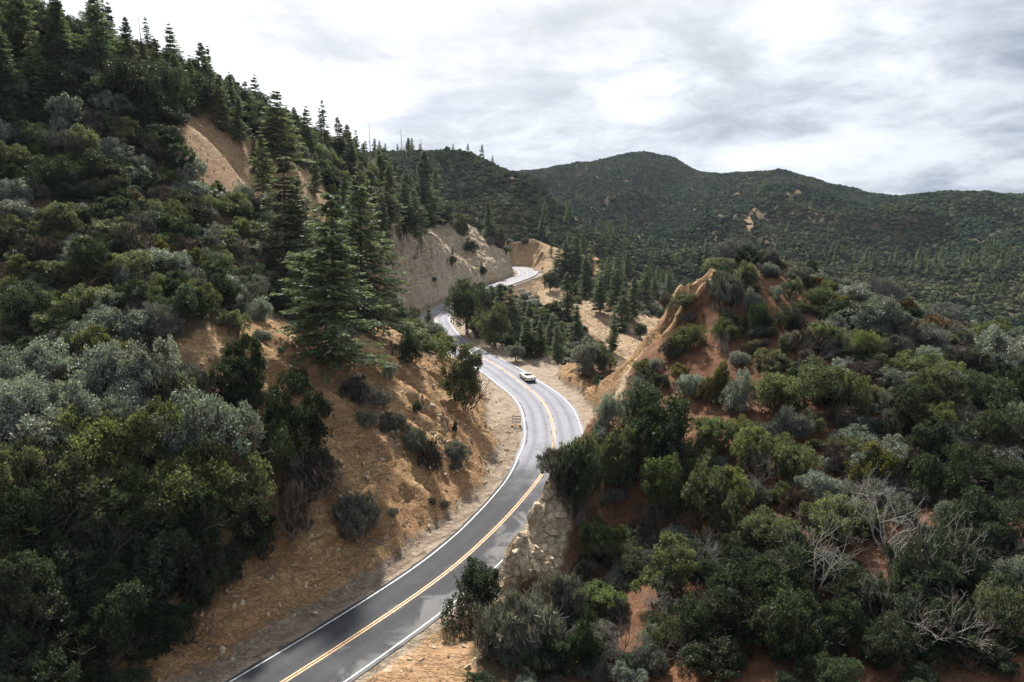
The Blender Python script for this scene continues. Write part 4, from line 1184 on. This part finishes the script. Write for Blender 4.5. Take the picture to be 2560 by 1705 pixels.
for q, (me, nm, lab, cat, loc) in enumerate([
        (far_sh[0], 'shrub', 'round dark shrub on the crest of the left far ridge', 'shrub', (1130, 378)), (far_sh[1], 'shrub', 'round dark shrub on top of the highest far peak', 'shrub', (1612, 391)),
        (far_sh[2], 'shrub', 'round shrub on the saddle right of the highest far peak', 'shrub', (1760, 442)), (far_sh[3], 'shrub', 'round shrub on the rightmost far ridge crest', 'shrub', (2440, 497)),
        (far_fir[0], 'conifer_tree', 'tiny conifer standing on the crest of the left far ridge', 'tree', (1190, 414)), (far_fir[1], 'conifer_tree', 'tiny conifer standing on the right far ridge crest', 'tree', (2010, 458))]):
    g = ground(loc[0], loc[1] + 6)
    e = bpy.data.objects.new(nm, None)
    link(e)
    e.location = g
    e['label'], e['category'] = lab, cat
    sc_ = 3.0 if nm == 'shrub' else 9.0
    e.scale = (sc_, sc_, sc_ * (.8 if nm == 'shrub' else 1))
    far_src.append(obj('foliage' if nm == 'shrub' else 'crown', me, e))
    if nm == 'shrub':
        obj('stems', tubes('stems', [((0, 0, -.3), (.1, .05, .45), .05, .03), ((0, 0, -.3), (-.12, .1, .4), .05, .03)], MAT_BARK, 4), e)
    else:
        obj('trunk', tubes('trunk', [((0, 0, -.05), (0, 0, .95), .02, .003)], MAT_BARK, 5), e)
rng = np.random.default_rng(77)
N = 300000
yy = np.sqrt(rng.uniform(110 ** 2, 1250 ** 2, N))
xx = rng.uniform(-.42, .80, N) * yy
z = height(xx, yy)
u_, v_ = pix((xx, yy, z))
dens = fbm(xx / 45, yy / 45, 3)
keep = framed(u_, v_, 20) & ((yy > 372) | (xx > 104)) & visible(xx, yy, z, 14) & (dens > rng.uniform(-1.1, .25, N)) & (u_ > 700)
for q in BARE[-2:]:
    keep &= ~(in_poly(u_ + 14 * perlin(xx / 12, yy / 12), v_ + 10 * perlin(xx / 12 + 7, yy / 12), q[0]) & (rng.uniform(0, 1, N) < .85))
xx, yy, z, u_, v_ = xx[keep], yy[keep], z[keep], u_[keep], v_[keep]
n = xx.size
rad = (1.0 + 2.6 * rng.uniform(0, 1, n) ** 1.6) * (1 + .35 * fbm(xx / 60 + 5, yy / 60, 2))
canyon = in_poly(u_, v_, [(1380, 520), (1500, 560), (1700, 640), (2000, 600), (2560, 620), (2560, 800), (1900, 760), (1700, 720), (1450, 640)]) 
fir = (rng.uniform(0, 1, n) < np.where(canyon, .010, .0007)) | ((v_ < 425) & (u_ < 1260) & (rng.uniform(0, 1, n) < .012))
fir &= (u_ < 1300) | (v_ - np.interp(u_, *SKYLINE) > 30)
idx = np.where(fir, 4 + rng.integers(0, 2, n), rng.integers(0, 4, n))
hh = np.where(fir, rng.uniform(6, 14, n), rad * rng.uniform(.6, 1.0, n))
rr_ = np.where(fir, hh, rad)
massed_object('distant_chaparral', np.stack([xx, yy, z], 1), np.stack([rr_, rr_, hh], 1), np.stack([xx * 0, xx * 0, rng.uniform(0, 6.28, n)], 1), idx, far_src,
              label='dark green chaparral covering the far mountains behind the valley', category='brush')
print('PLANTS', len(plants), 'individual', len(ones_), 'massed', len(massed), 'far', n)

# ------------------------------------------------------------------ small helpers for built things
def box_bm(bm, c, s, rot=None):
    m = Matrix.Translation(c)
    if rot is not None:
        m = m @ rot.to_4x4()
    bmesh.ops.create_cube(bm, size=1.0, matrix=m @ Matrix.Diagonal((s[0], s[1], s[2], 1)))
def bm_obj(name, bm, mat, parent=None, bevel=0.0, smooth_=False):
    if bevel:
        bmesh.ops.bevel(bm, geom=[e for e in bm.edges], offset=bevel, segments=2, affect='EDGES')
    me = bpy.data.meshes.new(name)
    bm.to_mesh(me)
    bm.free()
    me.materials.append(mat)
    if smooth_:
        for p_ in me.polygons:
            p_.use_smooth = True
    return obj(name, me, parent)
def box(name, c, s, mat, parent=None, bevel=0.0, rot=None):
    bm = bmesh.new()
    box_bm(bm, c, s, rot)
    return bm_obj(name, bm, mat, parent, bevel)
def cyl(name, c, r, depth, axis, mat, parent=None, seg=20, r2=None):
    bm = bmesh.new()
    rot = {'X': Matrix.Rotation(R(90), 4, 'Y'), 'Y': Matrix.Rotation(R(90), 4, 'X'), 'Z': Matrix.Identity(4)}[axis]
    bmesh.ops.create_cone(bm, cap_ends=True, segments=seg, radius1=r, radius2=r if r2 is None else r2, depth=depth, matrix=Matrix.Translation(c) @ rot)
    return bm_obj(name, bm, mat, parent, 0.0, False)
def thing(name, label, cat, loc, rz=0.0, group=None):
    e = bpy.data.objects.new(name, None)
    e.empty_display_size = .3
    link(e)
    e.location = loc
    e.rotation_euler = (0, 0, rz)
    e['label'], e['category'] = label, cat
    if group:
        e['group'] = group
    return e
def road_at(dist, side):
    """place on the first pass of the road at a forward distance, side metres right of the centre line"""
    k = int(np.argmin(np.abs(cyy - dist) + (cl[:, 1] > 330) * 100))
    p = cl[k] + nrm[k] * side
    return p[0], p[1], road_z[k], math.atan2(tan[k, 1], tan[k, 0])

# ------------------------------------------------------------------ the cream convertible
PAINT = simple('cream car paint', (0.84, 0.81, 0.71), 0.25)
CHROME = simple('chrome', (0.75, 0.75, 0.76), 0.15, 1.0)
RUBBER = simple('tyre rubber', (0.02, 0.02, 0.02), 0.8)
TRIM = simple('dark navy vinyl', (0.02, 0.022, 0.045), 0.5)
REDL = simple('red lamp glass', (0.35, 0.02, 0.015), 0.2)
GLASSL = simple('lamp glass', (0.7, 0.7, 0.68), 0.1)
gm, gn = material('windscreen glass')
gb = gn.add('ShaderNodeBsdfPrincipled', ins={'Base Color': (0.8, 0.85, 0.88), 'Roughness': 0.02, 'Transmission Weight': 1.0, 'IOR': 1.1})
gn.add('ShaderNodeOutputMaterial', ins={0: gb.outputs[0]})
x_, y_, z_, a_ = road_at(117.0, 1.75)
car = thing('convertible_car', 'cream white open convertible car driving away around the bend', 'car', (x_, y_, z_ + .006), a_)
secs = [  # x, half width, sill height, belt height, deck height
    (-2.30, .70, .52, .78, .80), (-2.24, .80, .40, .86, .88), (-2.05, .855, .33, .92, .945), (-1.50, .87, .28, .93, .96), (-0.85, .875, .25, .92, .95), (-0.2, .875, .24, .90, .93),
    (0.55, .875, .24, .90, .94), (1.2, .87, .26, .885, .93), (1.8, .86, .30, .87, .91), (2.15, .83, .36, .84, .87), (2.28, .74, .46, .76, .78)]
vs, fs = [], []
prof = 13
for (sx, hw, zl, zb, zd) in secs:
    half = [(hw * .80, zl), (hw * .97, zl + .06), (hw, (zl + zb) / 2 + .03), (hw * .965, zb - .08), (hw * .93, zb), (hw * .72, zd - .005), (0, zd + .015)]
    ring = [(yy_, zz_) for yy_, zz_ in half] + [(-yy_, zz_) for yy_, zz_ in half[-2::-1]]
    vs += [(sx, yy_, zz_) for yy_, zz_ in ring]
for i in range(len(secs) - 1):
    for k in range(prof - 1):
        if 4 <= i <= 5 and 5 <= k <= 6:      # the open cockpit
            continue
        a = i * prof + k
        fs.append((a, a + 1, a + prof + 1, a + prof))
me = bpy.data.meshes.new('body')
ends = [tuple(range(prof))[::-1], tuple(range((len(secs) - 1) * prof, len(secs) * prof))]
me.from_pydata(vs, [], fs + ends)
me.materials.append(PAINT)
bm = bmesh.new()
bm.from_mesh(me)
bmesh.ops.recalc_face_normals(bm, faces=bm.faces)
for (wx, sgn) in ((-1.38, 1), (-1.38, -1), (1.42, 1), (1.42, -1)):
    pass
bm.to_mesh(me)
bm.free()
for p_ in me.polygons:
    p_.use_smooth = len(p_.vertices) == 4
body = obj('body', me, car)
box('underbody', (0, 0, .27), (4.1, 1.36, .10), RUBBER, body)
for sgn in (1, -1):
    box('door_seam', (.62, sgn * .8755, .60), (.012, .006, .50), RUBBER, body)
    box('door_seam', (-.55, sgn * .8755, .60), (.012, .006, .50), RUBBER, body)
    box('side_moulding', (0, sgn * .874, .50), (3.0, .014, .03), CHROME, body)
    for wx in (-1.38, 1.42):
        cyl('wheel_arch', (wx, sgn * .80, .34), .40, .17, 'Y', RUBBER, body, 24)
bm = bmesh.new()
box_bm(bm, (-.15, 0, .50), (1.42, 1.22, .04))
box_bm(bm, (-.86, 0, .70), (.04, 1.22, .44))
box_bm(bm, (.56, 0, .70), (.04, 1.22, .44))
for sgn in (1, -1):
    box_bm(bm, (-.15, sgn * .62, .70), (1.42, .04, .44))
cabin = bm_obj('cabin', bm, TRIM, car)
for sgn in (1, -1):
    st_ = box('seat', (-.12, sgn * .32, .62), (.50, .48, .16), TRIM, cabin, .04)
    box('seat_back', (-.38, sgn * .32, .86), (.13, .46, .46), TRIM, cabin, .05, Matrix.Rotation(R(-12), 3, 'Y'))
box('rear_seat', (-.70, 0, .72), (.26, 1.1, .34), TRIM, cabin, .05)
box('dashboard', (.48, 0, .84), (.16, 1.2, .16), TRIM, cabin, .03)
bm = bmesh.new()
bmesh.ops.create_cone(bm, cap_ends=False, segments=20, radius1=.19, radius2=.17, depth=.025, matrix=Matrix.Translation((.30, .32, .90)) @ Matrix.Rotation(R(65), 4, 'Y'))
bm_obj('steering_wheel', bm, TRIM, cabin)
box('folded_top', (-1.02, 0, .985), (.36, 1.30, .10), simple('folded cloth roof', (.03, .03, .035), .8), car, .04)
ws = thing('windscreen', '', '', (0, 0, 0)); ws.parent = car
del ws['label'], ws['category']
rotw = Matrix.Rotation(R(-32), 3, 'Y')
box('glass', (.52, 0, 1.13), (.012, 1.26, .42), gm, ws, 0, rotw)
box('frame', (.40, 0, 1.325), (.035, 1.34, .035), CHROME, ws, .006)
for sgn in (1, -1):
    box('frame', (.52, sgn * .65, 1.13), (.035, .03, .44), CHROME, ws, .006, rotw)
for (wx, sgn) in ((-1.38, 1), (-1.38, -1), (1.42, 1), (1.42, -1)):
    whl = thing('wheel', '', '', (wx, sgn * .78, .32)); whl.parent = car
    del whl['label'], whl['category']
    cyl('tyre', (0, 0, 0), .32, .20, 'Y', RUBBER, whl, 28)
    cyl('rim', (0, sgn * .096, 0), .19, .03, 'Y', CHROME, whl, 20)
for sgn in (1, -1):
    box('taillight', (-2.285, sgn * .56, .70), (.05, .13, .13), REDL, car, .012)
    cyl('headlight', (2.24, sgn * .62, .65), .09, .08, 'X', GLASSL, car)
box('rear_bumper', (-2.36, 0, .47), (.07, 1.66, .10), CHROME, car, .02)
box('front_bumper', (2.36, 0, .47), (.07, 1.62, .10), CHROME, car, .02)
box('number_plate', (-2.335, 0, .60), (.012, .31, .15), simple('number plate', (.55, .50, .35), .5), car)
box('mirror', (.42, .93, .98), (.06, .11, .08), CHROME, car, .015)

# ------------------------------------------------------------------ roadside posts
POSTW = simple('white reflector plate', (0.82, 0.82, 0.82), 0.4)
STEEL = simple('galvanised steel', (0.33, 0.34, 0.34), 0.5, 0.6)
for i, ((u, v), lab) in enumerate([((1142, 806), 'white delineator post farthest away on the curve under the oak'), ((1167, 838), 'white delineator post second farthest along the berm'),
                                   ((1245, 878), 'white delineator post standing on the berm beside rocks'), ((1291, 909), 'white delineator post nearest to the convertible car')]):
    g = ground(u, v)
    t = thing('delineator_post', lab, 'road post', tuple(g), math.atan2(g[0], g[1]) * -1, 'delineator posts along the berm')
    box('stem', (0, 0, .45), (.06, .04, 1.3), STEEL, t)
    box('plate', (0, -.028, 1.02), (.20, .012, .62), POSTW, t)
    box('reflector', (0, -.037, 1.24), (.09, .006, .10), simple('reflector', (.75, .75, .78), .2) if i == 0 else bpy.data.materials['reflector'], t)

# ------------------------------------------------------------------ warning signs
SIGNY = simple('yellow sign face', (0.80, 0.42, 0.02), 0.45)
BLACK = simple('black sign print', (0.012, 0.012, 0.012), 0.5)
WOODP = simple('wooden sign post', (0.16, 0.11, 0.08), 0.9, var=.3)
def poly_plate(name, pts, yb, th, mat, parent):
    bm = bmesh.new()
    f = bm.faces.new([bm.verts.new((p_[0], yb, p_[1])) for p_ in pts])
    r = bmesh.ops.extrude_face_region(bm, geom=[f])
    bmesh.ops.translate(bm, verts=[e for e in r['geom'] if isinstance(e, bmesh.types.BMVert)], vec=(0, th, 0))
    bmesh.ops.recalc_face_normals(bm, faces=bm.faces)
    return bm_obj(name, bm, mat, parent)
x_, y_, z_, a_ = road_at(258, -5.0)
g = np.array([x_, y_, float(height(x_, y_))])
t = thing('warning_sign', 'yellow diamond curve warning sign with small plate below, by the far road', 'road sign', tuple(g))
box('post', (0, 0, 1.6), (.12, .12, 3.8), WOODP, t)
dm = poly_plate('sign_face', [(0, 2.15), (.62, 2.77), (0, 3.39), (-.62, 2.77)], -.09, .03, SIGNY, t)
poly_plate('arrow', [(.10, 2.42), (.20, 2.42), (.20, 2.80), (-.06, 2.80), (-.06, 2.92), (-.32, 2.75), (-.06, 2.58), (-.06, 2.70), (.10, 2.70)], -.10, .008, BLACK, dm)
poly_plate('speed_plate', [(-.33, 1.42), (.33, 1.42), (.33, 2.02), (-.33, 2.02)], -.09, .03, SIGNY, t)
for (u, v), lab in [((1295, 666), 'leftmost yellow chevron sign at the foot of the rock outcrop'), ((1336, 675), 'middle yellow chevron sign on the outside of the far bend'), ((1356, 681), 'rightmost yellow chevron sign partly behind the oak')]:
    g = ground(u, v)
    t = thing('chevron_sign', lab, 'road sign', tuple(g), 0, 'chevron signs on the far bend')
    box('post', (0, 0, .9), (.10, .10, 2.3), WOODP, t)
    fc = poly_plate('sign_face', [(-.46, 1.15), (.46, 1.15), (.46, 2.30), (-.46, 2.30)], -.08, .03, SIGNY, t)
    poly_plate('chevron', [(.20, 1.25), (.36, 1.25), (.02, 1.72), (.36, 2.20), (.20, 2.20), (-.26, 1.72)], -.09, .008, BLACK, fc)

# ------------------------------------------------------------------ white parapet on the outside of the far road
CONC = simple('weathered concrete', (0.42, 0.39, 0.34), 0.9, var=.25, scale=2.0)
PARW = simple('whitewashed concrete', (0.74, 0.73, 0.70), 0.8, var=.12, scale=2.0)
pa, pb = np.array(on_road_plane(1270, 714)), np.array(on_road_plane(1354, 681))
k0 = int(np.argmin(((cl - pa) ** 2).sum(1)))
line = []
for k in range(k0 - 3, k0 + 60, 3):
    p_ = cl[k] + nrm[k] * (wr[k] + .55)
    line.append(p_)
    if p_[1] > pb[1] - 3:
        break
line.append(pb + (pb - line[-1]) * .15)
par = thing('parapet', 'low white concrete parapet along the outside of the far road', 'barrier', (float(line[0][0]), float(line[0][1]), GRADE * float(line[0][1])))
for a, b in zip(line[:-1], line[1:]):
    m_ = (a + b) / 2 - line[0]
    d_ = b - a
    box('parapet_block', (m_[0], m_[1], .15 + GRADE * m_[1]), (float(np.linalg.norm(d_)) - .04, .32, 1.0), PARW, par, .02, Matrix.Rotation(math.atan2(d_[1], d_[0]), 3, 'Z'))

# ------------------------------------------------------------------ stepped retaining wall below the far road
rows = [(1303, 728, 17, 11), (1314, 738, 28, 15), (1325, 748, 24, 17), (1332, 759, 34, 20), (1348, 765, 12, 9), (1352, 772, 13, 9)]
g0 = ground(1325, 760)
rw = thing('retaining_wall', 'stepped concrete crib retaining wall below the far road', 'wall', tuple(g0))
for (u, v, w_, h_) in rows:
    g = ground(u, v + h_ * .4)
    k = g[1] / F_PX
    box('wall_panel', (g[0] - g0[0], g[1] - g0[1] - .3, g[2] - g0[2] + h_ * k * .35), (w_ * k * 1.15, .35, h_ * k * 1.05), CONC, rw, .03, Matrix.Rotation(R(24), 3, 'Z') @ Matrix.Rotation(R(-7), 3, 'Y'))
    box('wall_header', (g[0] - g0[0] + w_ * k * .42, g[1] - g0[1] + .5, g[2] - g0[2] + h_ * k * .3), (.35, 1.6, h_ * k * .9), CONC, rw, .03, Matrix.Rotation(R(24), 3, 'Z'))

# ------------------------------------------------------------------ road barricade on the left verge
g = ground(1291, 1066)
t = thing('road_barricade', 'grey slatted road barricade with orange sandbags on the left verge', 'barricade', tuple(g), R(-6))
BOARD = simple('faded barricade board', (0.52, 0.50, 0.46), 0.7, var=.2)
ORANGE = simple('orange sandbag', (0.62, 0.24, 0.03), 0.8, var=.2)
for sgn in (-1, 1):
    box('upright', (sgn * .52, 0, .75), (.05, .05, 1.6), STEEL, t)
    box('foot', (sgn * .52, 0, .06), (.06, 1.1, .06), STEEL, t)
    bm = bmesh.new()
    bmesh.ops.create_icosphere(bm, subdivisions=2, radius=1.0, matrix=Matrix.Translation((sgn * .56, -.34, .16)) @ Matrix.Diagonal((.26, .20, .13, 1)))
    bm_obj('sandbag', bm, ORANGE, t, 0, True)
for zz_ in (.62, 1.02, 1.42):
    box('board', (0, -.045, zz_), (1.22, .03, .22), BOARD, t)

# ------------------------------------------------------------------ dark rumble marks beside the centre line
MARK = simple('shaded groove', (0.012, 0.012, 0.013), 0.7)  # flat slabs; the shade inside the recesses is put into this dark colour
mk = None
for q in range(60):
    k = int(8 + q * 7.3)
    if k >= NI - 2 or cyy[k] > 190:
        break
    for sgn in (-1, 1):
        p_ = cl[k] + nrm[k] * (sgn * .34)
        if mk is None:
            bm = bmesh.new()
            box_bm(bm, (0, 0, 0), (1.25, .13, .012))
            o = bm_obj('pavement_groove', bm, MARK, road_o)
            mk = o.data
        else:
            o = obj('pavement_groove', mk, road_o)
        o.location = (p_[0], p_[1], road_z[k] + .008)
        o.rotation_euler = (0, 0, math.atan2(tan[k, 1], tan[k, 0]))

TAR = simple('open crack', (0.03, 0.028, 0.026), 0.9)
for (y0, y1, off) in ((84, 96, .34), (97, 106, .30), (72, 80, .26), (62, 70, .24), (125, 137, 6.95)):
    k0_, k1_ = int(np.argmin(np.abs(cyy - y0))), int(np.argmin(np.abs(cyy - y1)))
    obj('pavement_crack', ribbon('pavement_crack', k0_, k1_, -wl + off - .05, -wl + off + .06, .004, TAR, .09), road_o)
# ------------------------------------------------------------------ stones
def stone_material():
    m_, n = material('stone')
    pos = n.add('ShaderNodeTexCoord').outputs['Object']
    rnd = n.add('ShaderNodeObjectInfo').outputs['Random']
    nz = n.noise(pos, 2.5, 5, .65)
    c = n.mix(n.ramp(nz, .3, .7), (0.34, 0.25, 0.16), (0.62, 0.52, 0.39))
    c = n.mix(rnd, n.mix(1.0, c, (.75, .72, .68), 'MULTIPLY'), n.mix(1.0, c, (1.15, 1.15, 1.15), 'MULTIPLY'))
    bp = n.add('ShaderNodeBump', ins={'Strength': .6, 'Distance': .1, 'Height': nz})
    b = n.add('ShaderNodeBsdfPrincipled', ins={'Base Color': c, 'Roughness': .9, 'Specular IOR Level': .2, 'Normal': bp.outputs[0]})
    n.add('ShaderNodeOutputMaterial', ins={0: b.outputs[0]})
    return m_
MAT_STONE = stone_material()
stones = []
for q in range(6):
    rng = np.random.default_rng(300 + q)
    bm = bmesh.new()
    bmesh.ops.create_icosphere(bm, subdivisions=2, radius=1.0)
    cuts = [(unit(rng.normal(0, 1, 3)), rng.uniform(.32, .7)) for _ in range(8)]
    for v_ in bm.verts:
        p_ = np.array(v_.co)
        for nn, dd_ in cuts:                          # planes that split the block
            e_ = p_ @ nn - dd_
            if e_ > 0:
                p_ = p_ - nn * e_
        v_.co = Vector(p_ * np.array([1.2, .9, .75]))
    me = bpy.data.meshes.new('rock')
    bm.to_mesh(me)
    bm.free()
    me.materials.append(MAT_STONE)
    stones.append(me)
def normal_at(x, y, e=.8):
    n_ = np.array([float(height(x - e, y) - height(x + e, y)), float(height(x, y - e) - height(x, y + e)), 2 * e])
    return unit(n_)
def rock_field(parent, origin, poly, count, seed, lo, hi, dmax):
    rng = np.random.default_rng(seed)
    us, vs_ = [p_[0] for p_ in poly], [p_[1] for p_ in poly]
    done = 0
    while done < count:
        u, v = rng.uniform(min(us), max(us)), rng.uniform(min(vs_), max(vs_))
        if not in_poly(u, v, poly):
            continue
        done += 1
        g = ground(u, v)
        if g is None or g[1] > dmax or mask_at(g[0], g[1], 2) > .5:
            continue
        s_ = lo + (hi - lo) * rng.uniform() ** 2.5
        o = bpy.data.objects.new('rock', stones[rng.integers(6)])
        link(o)
        o.parent = parent
        o.location = (g[0] - origin[0], g[1] - origin[1], g[2] - origin[2] - s_ * .22)
        o.scale = (s_ * rng.uniform(.8, 1.3), s_ * rng.uniform(.8, 1.3), s_ * rng.uniform(.6, 1.1))
        o.rotation_euler = rng.uniform(0, 6.28, 3)
for name, lab, poly, cnt, seed, lo, hi, dm_ in [
        ('rock_outcrop', 'pale broken rock outcrop on the bank beside the near road bend', [(1165, 1480), (1262, 1400), (1300, 1335), (1352, 1235), (1400, 1215), (1425, 1290), (1400, 1400), (1290, 1470), (1230, 1560)], 230, 1, .15, .8, 80),
        ('rock_outcrop', 'narrow rocky rib running down the tan road cut', [(960, 810), (985, 830), (1060, 940), (1110, 1060), (1150, 1140), (1130, 1220), (1085, 1130), (1040, 1000), (970, 880)], 90, 2, .15, .6, 130),
        ('rock_outcrop', 'crumbling rock rib left of the middle of the tan cut', [(720, 880), (790, 960), (850, 1090), (870, 1200), (820, 1190), (780, 1080), (730, 980)], 60, 3, .12, .5, 110)]:
    g = ground(sum(p_[0] for p_ in poly) / len(poly), sum(p_[1] for p_ in poly) / len(poly))
    t = thing(name, lab, 'rocks', tuple(g), 0, 'rock outcrops by the road')
    rock_field(t, g, poly, cnt, seed, lo, hi, dm_)
for i, (u, v, s_, lab) in enumerate([(1416, 1143, .55, 'brown boulder lying at the right edge of the road bend'), (1212, 1062, .5, 'grey boulder at the foot of the tan slope'), (790, 1540, .35, 'pale stone lying in the dark roadside ditch'), (1620, 1040, .4, 'pale boulder on the red slope')]):
    g = ground(u, v)
    o = obj('boulder', stones[i], None, label=lab, category='boulder', group='loose boulders')
    o.location = (g[0], g[1], g[2] + s_ * .25)
    o.scale = (s_, s_ * .9, s_ * .8)
    o.rotation_euler = (.3 * i, .2, 1.1 * i)
# loose scree on the cut slopes and verges
rng = np.random.default_rng(9)
px_, py_ = rng.uniform(-60, 40, 90000), rng.uniform(38, 330, 90000)
mm = np.maximum(mask_at(px_, py_, 0), .35 * mask_at(px_, py_, 2) * (fbm(px_ / 3, py_ / 3, 2) > .1))
kk = np.array([np.min(np.abs(cl[:, 0] - a) + np.abs(cl[:, 1] - b)) for a, b in zip(px_[::1], py_[::1])]) if False else None
dist2 = np.empty(px_.size)
for i in range(0, px_.size, 10000):
    dist2[i:i + 10000] = ((px_[i:i + 10000, None] - cl[None, ::2, 0]) ** 2 + (py_[i:i + 10000, None] - cl[None, ::2, 1]) ** 2).min(1)
pz_ = height(px_, py_)
keep = (mm > rng.uniform(.1, 1.2, px_.size)) & (dist2 > 5.0 ** 2) & visible(px_, py_, pz_, .5) & (fbm(px_ / 5, py_ / 5, 3) > rng.uniform(-.9, .5, px_.size))
px_, py_, pz_ = px_[keep], py_[keep], pz_[keep]
n = px_.size
ss = .05 + .34 * rng.uniform(0, 1, n) ** 3
scree_src = [c for c in bpy.data.objects if c.name.startswith('rock') and c.type == 'MESH' and c.data in stones[3:]]
pick = {}
for c in scree_src:
    pick.setdefault(c.data.name, c)
massed_object('scree', np.stack([px_, py_, pz_], 1), np.stack([ss * rng.uniform(.7, 1.3, n), ss, ss * .8], 1), rng.uniform(0, 6.28, (n, 3)), rng.integers(0, len(pick), n), list(pick.values()),
              label='loose tan stones and scree scattered over the road cuts', category='scree')
print('SCREE', n)

# ------------------------------------------------------------------ thin mountain haze
bm = bmesh.new()
box_bm(bm, (150, 820, 75), (1800, 1860, 290))
hz_m, hz_n = material('mountain haze')
hv = hz_n.add('ShaderNodeVolumePrincipled', ins={'Color': (0.72, 0.84, 1.0), 'Density': 0.00005, 'Anisotropy': 0.2})
hz_n.add('ShaderNodeOutputMaterial', ins={'Volume': hv.outputs[0]})
hz = bm_obj('haze', bm, hz_m)
hz['kind'] = 'stuff'
